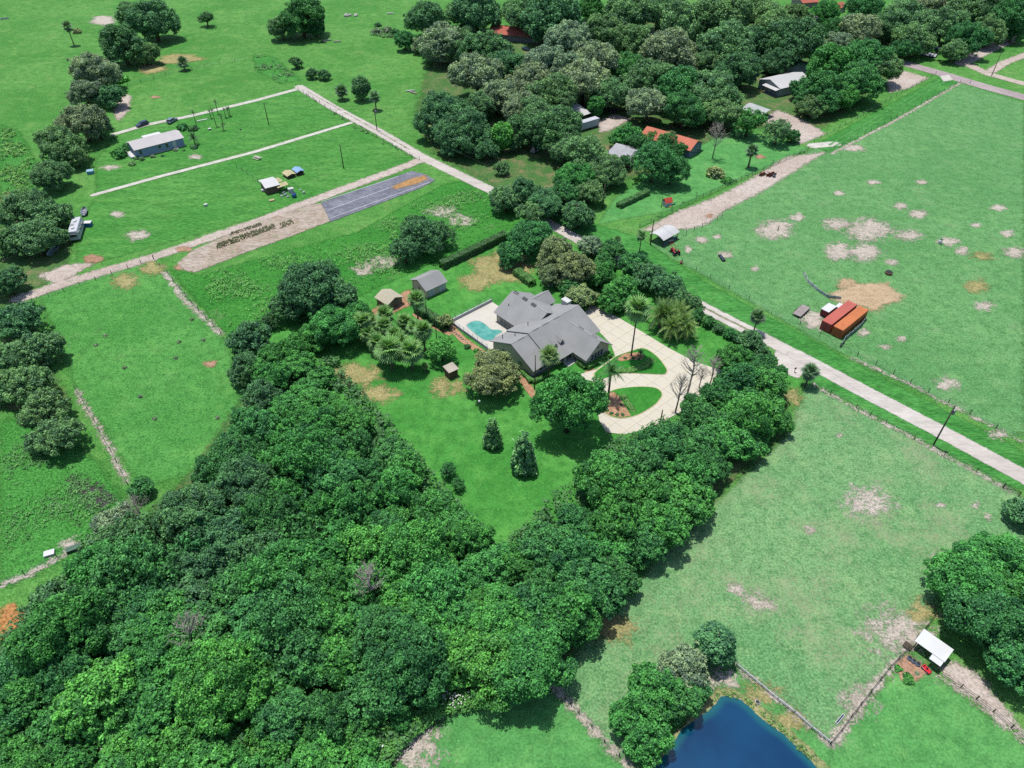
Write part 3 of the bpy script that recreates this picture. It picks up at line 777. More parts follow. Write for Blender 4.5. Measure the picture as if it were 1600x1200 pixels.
# --- belts around the fenced lot and the dense wood
sw_b = 'trees of the belt on the western side of the fenced lot'
fill([(385, 560), (455, 540), (490, 560), (530, 635), (605, 695), (665, 775), (735, 835), (775, 870), (770, 960), (700, 905), (560, 760), (450, 640)], 4.4, 3.2, 4.8, ['mid', 'bright', 'bright', 'bright', 'vivid'], sw_b, z=4.5)
se_b = 'trees of the belt on the southern side of the fenced lot'
fill([(795, 870), (870, 815), (945, 750), (985, 715), (1060, 665), (1095, 625), (1150, 585), (1215, 595), (1215, 640), (1130, 720), (1060, 800), (990, 870), (930, 940), (840, 1010), (775, 960)], 5.0, 3.6, 5.6, ['dark', 'mid', 'mid', 'bright', 'bright'], se_b, z=5.0)
wood = 'trees of the dense wood'
fill([(330, 770), (400, 660), (450, 650), (560, 770), (700, 910), (775, 965), (840, 1010), (820, 1050), (760, 1035), (690, 1025), (630, 1050), (560, 1110), (440, 1130), (300, 1080), (150, 1095), (0, 1100), (0, 1060), (60, 965), (130, 920), (170, 850), (260, 790)], 5.0, 3.8, 6.4, ['dark', 'mid', 'mid', 'bright', 'bright', 'mid', 'vivid'], wood, z=6.0, n_try=16000, kinds=('dome', 'dome', 'dome', 'open'))
thick = 'vine-covered bushes along the lower edge of the wood'
fill([(0, 1115), (150, 1110), (300, 1095), (430, 1145), (560, 1125), (620, 1085), (640, 1110), (600, 1160), (570, 1215), (0, 1215)], 3.3, 1.8, 3.3, ['mid', 'bright', 'bright', 'vivid', 'vivid'], thick, z=2.5, n_try=9000)
for a in [(220, 762, 20, 'dome', 'mid'), (330, 735, 34, 'dome', 'mid'), (375, 690, 34, 'dome', 'mid'), (180, 815, 34, 'open', 'grey'), (410, 620, 34, 'dome', 'dark'), (290, 790, 30, 'dome', 'mid')]:
    tree(*a, group=wood)
# --- southern trees
tree(1118, 1005, 31, 'egg', 'dark', label='tall dark egg-shaped tree beside the pond fence', stretch=0.8)
pond_g = 'trees on the pond bank'
for a in [(1068, 1048, 44, 'dome', 'grey'), (1015, 1080, 50, 'dome', 'bright'), (985, 1120, 36, 'dome', 'bright'), (1060, 1095, 40, 'dome', 'mid'), (1010, 1150, 40, 'dome', 'bright'), (1085, 1075, 28, 'dome', 'mid')]:
    tree(*a, group=pond_g)
right_g = 'big oaks over the sandy yard by the white shed'
for a in [(1508, 905, 56, 'dome', 'bright'), (1570, 880, 56, 'dome', 'bright'), (1540, 965, 60, 'dome', 'mid'), (1605, 950, 60, 'dome', 'bright'), (1595, 1040, 50, 'dome', 'mid'), (1598, 800, 26, 'dome', 'dark')]:
    tree(*a, group=right_g)

# --- weeds and undergrowth nobody could count
def undergrowth(name, label, polys, n, hmax, leaf, col, z=0.0, flowers=0, clump=0.7, group=None):
    Ps, Ns, Ss, Ts = [], [], [], []
    for pp in polys:
        poly = px_poly(pp)
        lo, hi = poly.min(0), poly.max(0)
        c = RNG.uniform(lo, hi, (n * 4, 2)); sdv = sdist_poly(c, poly)
        if name == 'weeds':
            pat = np.sin(c[:, 0] * .31 + 1.7 * np.sin(c[:, 1] * .23)) + np.cos(c[:, 1] * .37 + 1.3 * np.sin(c[:, 0] * .19)) + RNG.normal(0, .7, len(c))
            c = c[(sdv > 2.2 * RNG.random(len(c))) & (pat > 0)][:n]
        else: c = c[sdv > 0][:n]
        hgt = hmax * RNG.uniform(0.3, 1.0, len(c))
        k = 9
        cc = np.repeat(np.column_stack([c, hgt]), k, axis=0)
        d = unit(len(cc), RNG)
        p = cc + d * clump * np.array([1, 1, 0.5]) * RNG.uniform(0.4, 1.0, (len(cc), 1))
        p[:, 2] = np.abs(p[:, 2]) * 0.8 + 0.08
        Ps.append(p); Ns.append(d * 0.6 + [0, 0, 0.7]); Ss.append(leaf * RNG.uniform(0.6, 1.4, len(cc)))
        Ts.append(np.clip(np.repeat(RNG.normal(0.5, 0.18, len(c)), k) + RNG.normal(0, 0.12, len(cc)), 0, 1))
    me = leaf_mesh(name, np.concatenate(Ps), np.concatenate(Ns), np.concatenate(Ss), np.concatenate(Ts), RNG, m_leaf)
    o = link(name, me)
    o.color = col + (1,)
    return tag(o, label, 'weeds', kind='stuff')

WOODPOLY = [(0, 1000), (170, 850), (330, 760), (400, 620), (520, 560), (780, 860), (960, 690), (1200, 600), (1210, 650), (990, 870), (850, 1050), (700, 1090), (600, 1205), (0, 1205)]
undergrowth('undergrowth', 'leafy undergrowth filling the gaps of the dense wood', [WOODPOLY], 7000, 2.6, 0.30, (0.045, 0.125, 0.042), clump=0.9)
undergrowth('vine_thicket', 'bright green vine thicket along the lower edge of the wood', [[(0, 1130), (120, 1110), (250, 1090), (420, 1150), (500, 1205), (0, 1205)], [(560, 1130), (640, 1070), (700, 1045), (760, 1060), (765, 1105), (690, 1120), (640, 1160), (600, 1205), (480, 1205)]], 2600, 1.9, 0.17, (0.065, 0.195, 0.045), clump=0.7)
undergrowth('weeds', 'rank green weeds covering the vacant plot', [[(300, 430), (560, 365), (690, 290), (720, 285), (800, 322), (640, 420), (420, 500), (360, 525)]], 3000, 0.8, 0.17, (0.100, 0.255, 0.070), clump=0.8)
undergrowth('weeds', 'light green weed thicket in the far corner by the oak row', [[(0, 195), (30, 205), (55, 250), (50, 300), (0, 310)]], 900, 0.9, 0.3, (0.09, 0.22, 0.055), clump=0.8)
undergrowth('weeds', 'weedy growth on the fence between lane and plots', [[(472, 150), (480, 146), (560, 195), (655, 248), (640, 250), (545, 200)]], 500, 0.8, 0.25, (0.06, 0.14, 0.055), clump=0.5)
undergrowth('weeds', 'green growth climbing the wire fence beside the sandy yard', [[(1000, 352), (1050, 330), (1120, 300), (1200, 266), (1265, 238), (1262, 232), (1200, 256), (1110, 294), (1040, 326), (995, 348)]], 500, 1.1, 0.25, (0.05, 0.12, 0.05), clump=0.5)
undergrowth('weeds', 'patchy taller weeds in the field beside the wood corner', [[(0, 690), (60, 690), (140, 740), (190, 790), (150, 840), (60, 880), (0, 900)]], 900, 0.4, 0.15, (0.075, 0.2, 0.06), clump=0.6)
undergrowth('weeds', 'scrub in the far pasture beyond the lane bend', [[(575, 40), (620, 45), (625, 62), (580, 58)], [(395, 85), (430, 90), (470, 125), (440, 132), (400, 110)]], 260, 1.0, 0.3, (0.08, 0.17, 0.07), clump=0.7)
fl = MB()
for poly_, n in (([(640, 1060), (700, 1050), (760, 1100), (740, 1120), (650, 1105)], 60), ([(130, 1150), (200, 1140), (230, 1170), (150, 1190)], 26), ([(570, 1150), (620, 1150), (610, 1185), (560, 1185)], 14)):
    for _ in range(n):
        w_ = [random.random() + 0.02 for _ in poly_]; t_ = sum(w_)
        x_ = sum(a * p[0] for a, p in zip(w_, poly_)) / t_ + random.uniform(-14, 14); y_ = sum(a * p[1] for a, p in zip(w_, poly_)) / t_ + random.uniform(-8, 8)
        p = G(x_, y_, 2.0)
        r_ = 0.11
        fl.poly([p + Vector((r_ * math.cos(a), r_ * math.sin(a), random.uniform(-.05, .05))) for a in [k * 1.0472 for k in range(6)]])
tag(fl.build('white_blossoms', m_flower), 'scattered white blossoms on the thicket by the wood', 'flowers', kind='stuff')

# --- hedges and garden shrubs
def hedge(name, label, pts, width, height, col, cat='hedge'):
    line = [G(*p) for p in pts]
    Ps, Ns = [], []
    for a, b in zip(line[:-1], line[1:]):
        L = (b - a).length
        d = (b - a).normalized(); s = Vector((-d.y, d.x, 0))
        n = int(L * (width + 2 * height) * 85)
        for _ in range(n):
            t = random.uniform(0, L)
            u = random.uniform(-0.5, 0.5) * (width + 2 * height)
            if abs(u) < width / 2:
                off, z, nn = u, height, Vector((0, 0, 1))
            else:
                off = math.copysign(width / 2, u); z = height - (abs(u) - width / 2); nn = s * math.copysign(1, u)
            q = a + d * t + s * off
            wob = 0.12 * math.sin(t * 1.9) + random.uniform(-.12, .12)
            Ps.append((q.x + nn.x * wob, q.y + nn.y * wob, z + nn.z * wob)); Ns.append((nn.x, nn.y, nn.z + 0.3))
    P = np.array(Ps); N = np.array(Ns) + unit(len(P), RNG) * 0.6
    o0 = line[0]
    P[:, 0] -= o0.x; P[:, 1] -= o0.y
    o = link(name, leaf_mesh(name, P, N, np.full(len(P), 0.16) * RNG.uniform(0.7, 1.3, len(P)), np.clip(RNG.normal(0.5, 0.2, len(P)), 0, 1), RNG, m_leaf), None, (o0.x, o0.y, 0))
    o.color = col + (1,)
    return tag(o, label, cat)
hedge('clipped_hedge', 'clipped green hedge along the front gable of the big house', [(915, 577), (953, 556)], 1.3, 0.9, (0.07, 0.2, 0.04))
hedge('clipped_hedge', 'short clipped hedge along the entrance side of the front gable', [(903, 567), (915, 577)], 1.0, 0.8, (0.065, 0.18, 0.04))
hedge('clipped_hedge', 'low clipped hedge around the near corner of the big house', [(816, 582), (831, 599), (848, 592)], 1.0, 0.8, (0.06, 0.17, 0.04))
hedge('tall_hedge', 'tall dark hedge between the palms and the back lawn', [(652, 486), (675, 503), (698, 516)], 2.0, 2.2, (0.045, 0.12, 0.04))
hedge('clipped_hedge', 'clipped hedge behind the house beside the olive trees', [(807, 428), (832, 447)], 2.2, 1.6, (0.06, 0.16, 0.04))
hedge('tall_hedge', 'dark hedge lining the back boundary behind the shed', [(690, 420), (745, 394), (790, 372)], 2.0, 2.0, (0.04, 0.10, 0.035))
hedge('clipped_hedge', 'clipped hedge on the neighbouring lawn below the woods', [(966, 325), (985, 316), (1012, 303)], 1.8, 1.4, (0.05, 0.14, 0.045))
hedge('border_planting', 'low planting in the kidney-shaped bed by the tall palm', [(960, 580), (985, 580), (1010, 572), (1020, 562)], 1.6, 0.35, (0.08, 0.2, 0.05))
hedge('border_planting', 'low planting strip across the teardrop island', [(972, 618), (990, 645)], 1.2, 0.35, (0.08, 0.19, 0.05))
for k, (x, y, r, p, lab) in enumerate([(213, 246, 5, 'oak', 'bushy shrub at the porch corner of the blue house'), (206, 255, 6, 'oak', 'shrub below the porch of the blue house'), (221, 248, 5, 'oak', 'shrub under the first window of the blue house'), (239, 244, 4.5, 'grey', 'pinkish shrub by the middle of the blue wall'),
      (254, 243, 3, 'dark', 'small dark shrub by the middle of the blue wall'), (274, 234, 4, 'grey', 'shrub beside the door steps of the blue house'), (303, 229, 6, 'dark', 'dark shrub beyond the end of the blue house'), (287, 235, 2.5, 'dark', 'tiny shrub between steps and end of the blue house'),
      (1118, 268, 15, 'olive', 'big rounded shrub on the neighbouring lawn'), (1136, 282, 9, 'bright', 'small green shrub by the wire fence on the neighbouring lawn'), (1155, 212, 8, 'dark', 'dark bush under the bright tree by the sandy yard'),
      (1404, 1044, 7, 'vivid', 'leafy green plant in the garden bed by the shed, pasture side'), (1420, 1060, 10, 'vivid', 'biggest green plant in the garden bed by the shed'), (1433, 1052, 4, 'grey', 'small grey plant in the garden bed by the toy car'),
      (730, 541, 6, 'mid', 'rounded shrub in the bed below the pool fence'), (744, 547, 5, 'vivid', 'light green shrub in the bed below the pool fence'), (766, 553, 4, 'mid', 'small shrub by the pool steps'), (185, 122, 13, 'vivid', 'broad-leaved clump below the oak row'), (590, 48, 9, 'grey', 'scrubby palmetto clump in the far pasture'), (605, 46, 8, 'grey', 'second scrubby palmetto clump in the far pasture'),
      (618, 50, 9, 'mid', 'scrub clump next to the far oak'), (590, 38, 6, 'dark', 'dark scrub patch in the far pasture'), (120, 48, 7, 'olive', 'low bush beside the lone far palm'), (186, 238, 14, 'bright', 'leafy bush at the porch end of the blue house'), (200, 228, 9, 'mid', 'second leafy bush at the porch end of the blue house'),
      (285, 198, 9, 'mid', 'leafy bush hiding the second parked car'), (300, 200, 8, 'dark', 'bush at the far end of the blue house'), (690, 440, 5, 'mid', 'shrub beside the grey shed')]):
    tree(x, y, r, 'shrub', p, label=lab, cat='shrub')

# ------------------------------------------------------------------ palms and bare trees
def fan_frond(L, droop, seed, dead=False):
    r = random.Random(seed)
    mb = MB()
    pet = L * 0.42
    mb.tube([(0, 0, 0), (pet * 0.6, 0, 0.12 * L * (1 - droop)), (pet, 0, 0.10 * L * (1 - droop) - 0.1 * L * droop)], [0.035, 0.03, 0.02], 4, False)
    c = Vector((pet, 0, 0.10 * L * (1 - droop) - 0.1 * L * droop))
    n = 15
    for k in range(n):
        a = rad(-118 + 236 * k / (n - 1))
        ln = L * 0.62 * (0.72 + 0.28 * math.cos(a * 0.7)) * r.uniform(0.9, 1.08)
        d = Vector((math.cos(a), math.sin(a), 0))
        s = Vector((-math.sin(a), math.cos(a), 0)) * ln * 0.085
        sag = droop * 0.35 + 0.18
        p1 = c + d * ln * 0.55 + Vector((0, 0, -sag * ln * 0.22)); p2 = c + d * ln + Vector((0, 0, -sag * ln * 0.75 - abs(math.sin(a)) * 0.1 * ln))
        mb.add([c, p1 + s, p2, p1 - s], [(0, 1, 2, 3)])
    me = mb.mesh('fan_frond', m_deadfrond if dead else m_frond)
    at = me.attributes.new('tint', 'FLOAT', 'FACE')
    at.data.foreach_set('value', np.array([r.uniform(0.3, 0.8) for _ in me.polygons], np.float32))
    return me

def feather_frond(L, droop, seed):
    r = random.Random(seed)
    mb = MB()
    pts = []
    for i in range(9):
        t = i / 8
        pts.append(Vector((L * t * (1 - 0.15 * t * droop), 0, L * (0.35 * t - (0.45 + 0.5 * droop) * t * t))))
    mb.tube(pts, [0.05 - 0.005 * i for i in range(9)], 4, False)
    for i in range(1, 9):
        for h in (0, 0.5):
            t0 = min(8, i + h - 0.5)
            p = pts[int(t0)].lerp(pts[min(8, int(t0) + 1)], t0 - int(t0))
            w = L * 0.27 * math.sin(math.pi * min(0.95, 0.18 + 0.8 * i / 8.5))
            for s in (-1, 1):
                tip = p + Vector((0.35 * w, s * w, -0.45 * w * r.uniform(0.6, 1.3)))
                b = Vector((0.055 * L / 2, 0, 0))
                mb.add([p - b, p + b, tip], [(0, 1, 2)])
    me = mb.mesh('feather_frond', m_frond)
    at = me.attributes.new('tint', 'FLOAT', 'FACE')
    at.data.foreach_set('value', np.array([r.uniform(0.3, 0.8) for _ in me.polygons], np.float32))
    return me

FANS = [fan_frond(1.0, d, k) for k, d in enumerate((0.0, 0.35, 0.8))]
FEATH = [feather_frond(1.0, d, k + 9) for k, d in enumerate((0.0, 0.5, 1.0))]
DEADF = fan_frond(1.0, 1.0, 77, True)
PTRUNK = MB()
PTRUNK.tube([(0, 0, 0), (0, 0, 0.05), (0.012, 0, 0.5), (0, 0, 1.0)], [1.5, 1.1, 0.9, 0.85], 10)
PTRUNK = PTRUNK.mesh('palm_trunk', m_palmbark, True)

def palm(base, top, spread_px, label, kind='fan', n=26, tr=0.16, col=(0.10, 0.22, 0.06), dead=3, group=None, lean=0.0):
    b = G(*base)
    h = height_between(base, top)
    L = spread_px * depth_of(Vector((b.x, b.y, h))) / F_PX
    root = thing('palm_tree', label, 'palm tree', (b.x, b.y, 0), random.uniform(0, 6), group)
    link('trunk', PTRUNK, root, (0, 0, 0), None, (tr, tr, h))
    lib_ = FANS if kind == 'fan' else FEATH
    for k in range(n):
        t = k / (n - 1)
        el = 78 - 110 * t ** 0.8 if kind == 'fan' else 72 - 85 * t
        az = k * 2.39996 + random.uniform(-.2, .2)
        me = lib_[0 if t < 0.35 else 1 if t < 0.75 else 2]
        f = link('frond', me, root, (0, 0, h), (0, -rad(el + random.uniform(-8, 8)), az), (L * random.uniform(0.88, 1.1),) * 3)
        f.rotation_mode = 'XYZ'
        j = random.uniform(0.8, 1.25)
        f.color = (col[0] * j, col[1] * j, col[2] * j, 1)
    for k in range(dead):
        link('dead_frond', DEADF, root, (0, 0, h - 0.1), (0, -rad(-62 + random.uniform(-12, 12)), k * 2.1 + random.uniform(0, 1)), (L * 0.8,) * 3)
    return root

lawn_g = 'fan palms in the garden clump'
for b, t, s, lab in [((540 + 73, 480 + 98), (613, 545), 25, 'tallest fan palm on the lawn side of the garden clump, slim trunk'), ((645, 578), (641, 549), 23, 'fan palm with a thick skirted trunk beside the slim one on the lawn side'), ((634, 512), (604, 491), 17, ''), ((605, 517), (603, 493), 18, 'fan palm with a brown skirt below the small shed'), ((571, 532), (567, 502), 18, 'fan palm by the dark boundary tree'),
                     ((654, 505), (647, 468), 17, 'fan palm on a slim trunk in front of the grey shed'), ((633, 515), (630, 502), 15, 'short fan palm in the middle of the garden clump'), ((664, 548), (660, 515), 18, 'fan palm on the pool side of the garden clump'), ((592, 552), (588, 535), 17, 'short fan palm at the shaded end of the garden clump'), ((620, 545), (618, 524), 17, 'fan palm hidden in the heart of the garden clump'),
                     ((582, 515), (585, 500), 14, 'small fan palm behind the garden clump'), ((578, 542), (576, 521), 16, 'fan palm on the shaded side near the dark boundary tree, second one in'), ((628, 554), (626, 534), 17, 'fan palm in the middle of the lawn edge row of the garden clump'), ((603, 530), (600, 508), 16, 'fan palm just below the skirted one in the garden clump'), ((650, 532), (647, 512), 15, 'fan palm between the slim trunk and the pool side palm'), ((600, 567), (597, 549), 16, 'short fan palm beside the tallest lawn side palm'),
                     ((665, 580), (664, 572), 7, 'tiny brownish palm seedling on the lawn')]:
    if lab: palm(b, t, s, lab, group=lawn_g, tr=0.2, dead=5, n=28)
palm((986, 557), (992, 482), 24, 'very tall slim palm in the bed before the front gable', tr=0.17, n=26, dead=3)
palm((857, 590), (857, 556), 19, 'fan palm against the front roof of the big house', tr=0.17, n=26, dead=4, col=(0.10, 0.18, 0.055))
palm((950, 622), (951, 580), 24, 'feathery palm with a vine-covered trunk on the teardrop island', 'feather', 15, 0.24, (0.06, 0.16, 0.05), 0)
for k_, (b__, t__, s__) in enumerate([((1038, 512), (1036, 490), 24), ((1062, 522), (1060, 502), 25), ((1046, 528), (1044, 510), 25), ((1072, 530), (1070, 514), 22), ((1056, 510), (1054, 488), 22)]):
    palm(b__, t__, s__, 'shaggy feather palm, ' + ORD[k_ + 1] + ' from the tall slim palm in the roadside clump', 'feather', 24, 0.3, (0.13, 0.23, 0.06), 0, 'shaggy palms beside the drive')
palm((1030, 512), (1025, 492), 30, 'shaggy feather palm behind the drive beside the huge clump', 'feather', 28, 0.3, (0.09, 0.18, 0.05), 0)
palm((1258, 603), (1262, 580), 16, 'fan palm beside the mailbox corner of the limestone road', tr=0.2, n=22, dead=2, col=(0.06, 0.13, 0.06))
palm((1177, 520), (1180, 494), 15, 'fan palm rising from the dark shrubs by the limestone road', tr=0.16, n=20, dead=2, col=(0.06, 0.13, 0.05))
palm((116, 71), (106, 42), 10, 'lone slim palm in the far corner pasture', tr=0.22, n=16, dead=4, col=(0.06, 0.12, 0.05))
palm((289, 110), (288, 98), 11, 'short fan palm on the weedy line above the plots', tr=0.25, n=20, dead=1, col=(0.05, 0.12, 0.05))
palm((535, 156), (536, 143), 12, 'short bushy fan palm beside the dirt lane, below the round shrubs', tr=0.25, n=24, dead=1, col=(0.05, 0.12, 0.05))
palm((588, 172), (584, 152), 11, 'fan palm half dead behind the lane pole', tr=0.25, n=18, dead=7, col=(0.06, 0.13, 0.06))
palm((999, 394), (1001, 368), 11, 'slim palm by the shelter at the pasture gate', tr=0.14, n=14, dead=1, col=(0.07, 0.16, 0.05))
palm((963, 392), (963, 376), 9, 'small palm on the verge among the belt trees', tr=0.14, n=14, dead=1, col=(0.07, 0.15, 0.05))
palm((1169, 262), (1170, 235), 12, 'ragged palm on the neighbouring lawn near the wire fence', tr=0.3, n=18, dead=5, col=(0.05, 0.11, 0.05))
for k, (b, t) in enumerate([((308, 199), (305, 176)), ((338, 197), (332, 172)), ((341, 178), (337, 160)), ((330, 185), (328, 174)), ((348, 193), (344, 184)), ((353, 184), (351, 172)), ((358, 182), (355, 171)), ((360, 181), (358, 170)), ((350, 204), (348, 198))]):
    palm(b, t, 5.5, 'thin young palm ' + ORD[k + 1] + ' from the blue house in the sparse plot row', 'feather', 9, 0.12, (0.05, 0.11, 0.045), 0, 'thin young palms on the plot')
palm((305, 226), (302, 216), 11, 'low spreading dark palm at the end of the blue house', 'feather', 14, 0.2, (0.04, 0.09, 0.04), 0)
palm((1000, 557), (1000, 551), 8, 'low cycad beside the tall slim palm', 'feather', 14, 0.15, (0.05, 0.13, 0.05), 0)

def bare_tree(base, top, label, seed, spread=0.30, mat=None):
    r = random.Random(seed)
    b = G(*base); h = height_between(base, top)
    root = thing('bare_tree', label, 'tree', (b.x, b.y, 0))
    w = 0.016 * h + 0.04
    tr = MB(); tr.tube([(0, 0, 0), (0.02 * h, 0.01 * h, h * 0.5), (0, 0, h)], [w, w * 0.7, w * 0.15], 7)
    tr.build('trunk', mat or m_deadwood, root, smooth=True)
    br = MB()
    for k in range(34):
        z = h * r.uniform(0.35, 0.97); a = r.uniform(0, 6.28)
        L = spread * h * (1.1 - z / h) + 0.07 * h
        p0 = Vector((0, 0, z)); p1 = p0 + Vector((math.cos(a) * L * 0.5, math.sin(a) * L * 0.5, L * 0.5)); p2 = p0 + Vector((math.cos(a) * L * 0.9, math.sin(a) * L * 0.9, L * 1.1))
        br.tube([p0, p1, p2], [w * 0.4, w * 0.28, w * 0.1], 5, False)
        for q in range(5):
            t = r.uniform(0.3, 1.0); s = p1.lerp(p2, t)
            e = s + Vector((r.uniform(-1, 1), r.uniform(-1, 1), r.uniform(0.1, 1))) * L * 0.42
            br.tube([s, e], [w * 0.16, w * 0.06], 4, False)
    br.build('branches', mat or m_deadwood, root)
    return root
bare_tree((1074, 615), (1086, 548), 'tallest bare leafless tree standing on the drive edge', 1)
bare_tree((1108, 605), (1120, 562), 'bare leafless tree farther along the drive', 2)
bare_tree((1055, 645), (1062, 590), 'bare twiggy tree at the near side of the drive', 3)
bare_tree((1092, 606), (1100, 575), 'small bare sapling between the leafless drive trees', 4)
bare_tree((228, 822), (222, 775), 'bleached dead tree at the field corner of the dense wood', 6, 0.4)
bare_tree((585, 950), (575, 890), 'grey dead tree poking out of the dense wood canopy', 8, 0.3)
bare_tree((318, 1030), (300, 965), 'grey dead limbs in the gap of the dense wood', 9, 0.35)
bare_tree((1113, 248), (1118, 195), 'bleached dead tree on the neighbouring lawn', 5, 0.35)
m_pole = M('weathered_wood_pole', C(86, 82, 70), 0.9, 0.2, 2.0)
m_metal_grey = M('galvanised_metal', C(176, 182, 186), 0.5, 0.1, 2.0, metal=0.4)
def post_only(base, top, label, r=0.12, mat=m_bark, name='dead_snag', cat='snag'):
    b = G(*base); h = height_between(base, top)
    mb = MB(); mb.tube([(0, 0, 0), (0.01 * h, 0, h * 0.5), (0, 0, h)], [r * 1.2, r, r * 0.8], 8)
    o = mb.build(name, mat, None, (b.x, b.y, 0), smooth=True)
    return tag(o, label, cat)
post_only((835, 608), (833, 555), 'bare brown pole-like trunk by the near house corner')
post_only((667, 499), (665, 455), 'bare pole-like trunk in front of the grey shed')
post_only((682, 529), (677, 491), 'slim bare trunk between the tall hedge and the palms', 0.09)
post_only((692, 521), (691, 493), 'slim bare trunk by the pool fence corner', 0.09)
post_only((1032, 658), (1034, 640), 'charred-looking short trunk at the near drive edge', 0.14)

# ------------------------------------------------------------------ utility poles and lamp
def utility_pole(base, top, label, transformer=False, arm=0.0):
    b = G(*base); h = max(8.0, height_between(base, top))
    root = thing('utility_pole', label, 'pole', (b.x, b.y, 0))
    mb = MB(); mb.tube([(0, 0, 0), (0, 0, h)], [0.17, 0.12], 10); mb.build('pole', m_pole, root, smooth=True)
    if arm:
        mb = MB(); mb.box(-arm, arm, -0.06, 0.06, h - 0.75, h - 0.6); mb.build('crossarm', m_pole, root, rot=(0, 0, rad(40)))
    for s in (-1, 0, 1):
        mb = MB(); mb.tube([(s * (arm or 0.05) * 0.85 * math.cos(rad(40)), s * (arm or .05) * 0.85 * math.sin(rad(40)), h - 0.6), (s * (arm or .05) * 0.85 * math.cos(rad(40)), s * (arm or .05) * 0.85 * math.sin(rad(40)), h + (0.15 if s == 0 else -0.35))], [0.05, 0.04], 6)
        if arm or s == 0: mb.build('insulator', m_metal_grey, root)
    if transformer:
        mb = MB(); mb.tube([(0.42, 0, h - 2.2), (0.42, 0, h - 2.1), (0.42, 0, h - 1.15), (0.42, 0, h - 1.05)], [0.2, 0.27, 0.27, 0.2], 12)
        mb.build('transformer', m_metal_grey, root, smooth=True)
    return b, h
P1 = utility_pole((1458, 696), (1489, 633), 'utility pole standing at the pasture fence beside the limestone road', True)
P2 = utility_pole((589, 203), (586, 168), 'utility pole on the dirt lane beside the half dead palm', True, 0.5)
P3 = utility_pole((537, 263), (533, 225), 'bare utility pole in the lower grass plot')
P4 = utility_pole((420, 195), (414, 160), 'utility pole in the upper grass plot')
P5 = utility_pole((1549, 119), (1564, 82), 'utility pole at the fork of the sandy tracks')
P6 = utility_pole((899, 358), (897, 336), 'utility pole with grey transformer above the road belt trees', True, 0.6)
P7 = utility_pole((942, 326), (944, 288), 'dark utility pole at the edge of the neighbouring lawn')
P8 = utility_pole((1016, 383), (1019, 343), 'utility pole beside the small pasture shelter')
m_wire = M('dark_power_cable', C(60, 62, 64), 0.6, 0.05)
def cable(a, b, label, sag=1.2):
    mb = MB()
    A = Vector((a[0].x, a[0].y, a[1] - 0.3)); B = Vector((b[0].x, b[0].y, b[1] - 0.3))
    pts = [A.lerp(B, k / 14) + Vector((0, 0, -sag * 4 * (k / 14) * (1 - k / 14))) for k in range(15)]
    mb.tube(pts, 0.022, 5, False)
    tag(mb.build('power_cable', m_wire), label, 'cable')
cable(P4, P3, 'thin cable between the two grass plot poles')
cable(P2, P6, 'thin cable from the lane pole to the transformer pole')
cable(P6, P8, 'thin cable from the transformer pole to the shelter pole')
cable(P8, P1, 'thin cable along the limestone road to the pasture pole', 2.0)
cable(P2, P4, 'thin cable from the lane pole to the upper plot pole')
b_ = G(749.5, 642)
lp = thing('garden_lamp', 'slim lamp post with white globe alone on the lawn', 'lamp post', b_)
mb = MB(); mb.tube([(0, 0, 0), (0, 0, 0.1), (0, 0, 0.12), (0, 0, 2.6)], [0.12, 0.12, 0.04, 0.035], 8); mb.build('pole', M('black_paint', C(40, 42, 44), 0.5), lp)
mb = MB(); mb.tube([(0, 0, 2.55), (0, 0, 2.62), (0, 0, 2.75), (0, 0, 2.95), (0, 0, 3.05)], [0.12, 0.24, 0.30, 0.22, 0.05], 12); mb.build('globe', M('white_globe', C(240, 240, 240), 0.3), lp, smooth=True)

# ------------------------------------------------------------------ building kit
m_white = M('white_paint', C(238, 238, 236), 0.6, 0.06)
m_trim = M('white_trim', C(226, 226, 220), 0.6, 0.05)
m_glass = M('dark_window_glass', C(58, 72, 84), 0.12, 0.1, spec=0.6)
m_black = M('black_plastic', C(40, 42, 46), 0.5, 0.1)
m_tyre = M('black_rubber', C(44, 44, 46), 0.85, 0.1)

def window(root, x, y, z, w, h, yaw, frame=m_trim, name='window'):
    """frame ring part with its pane as sub-part; yaw 0 faces local -Y"""
    mb = MB(); t = 0.09
    mb.box(-w / 2 - t, w / 2 + t, -0.06, 0.02, h, h + t); mb.box(-w / 2 - t, w / 2 + t, -0.10, 0.02, -t, 0)
    mb.box(-w / 2 - t, -w / 2, -0.06, 0.02, 0, h); mb.box(w / 2, w / 2 + t, -0.06, 0.02, 0, h)
    if h > 0.9: mb.box(-w / 2, w / 2, -0.045, 0.02, h * 0.49, h * 0.53)
    f = mb.build(name, frame, root, (x, y, z), (0, 0, yaw))
    mb = MB(); mb.box(-w / 2, w / 2, -0.02, 0.01, 0, h); mb.build('pane', m_glass, f)
    return f

def door(root, x, y, z, w, h, yaw, mat, knob=True):
    mb = MB(); mb.box(-w / 2 - .08, w / 2 + .08, -0.035, 0.02, 0, h + .08); f = mb.build('door', mat, root, (x, y, z), (0, 0, yaw))
    mb = MB(); mb.box(w / 2 - .18, w / 2 - .1, -0.09, -0.035, h * .45, h * .5); mb.build('handle', m_metal_grey, f)
    return f

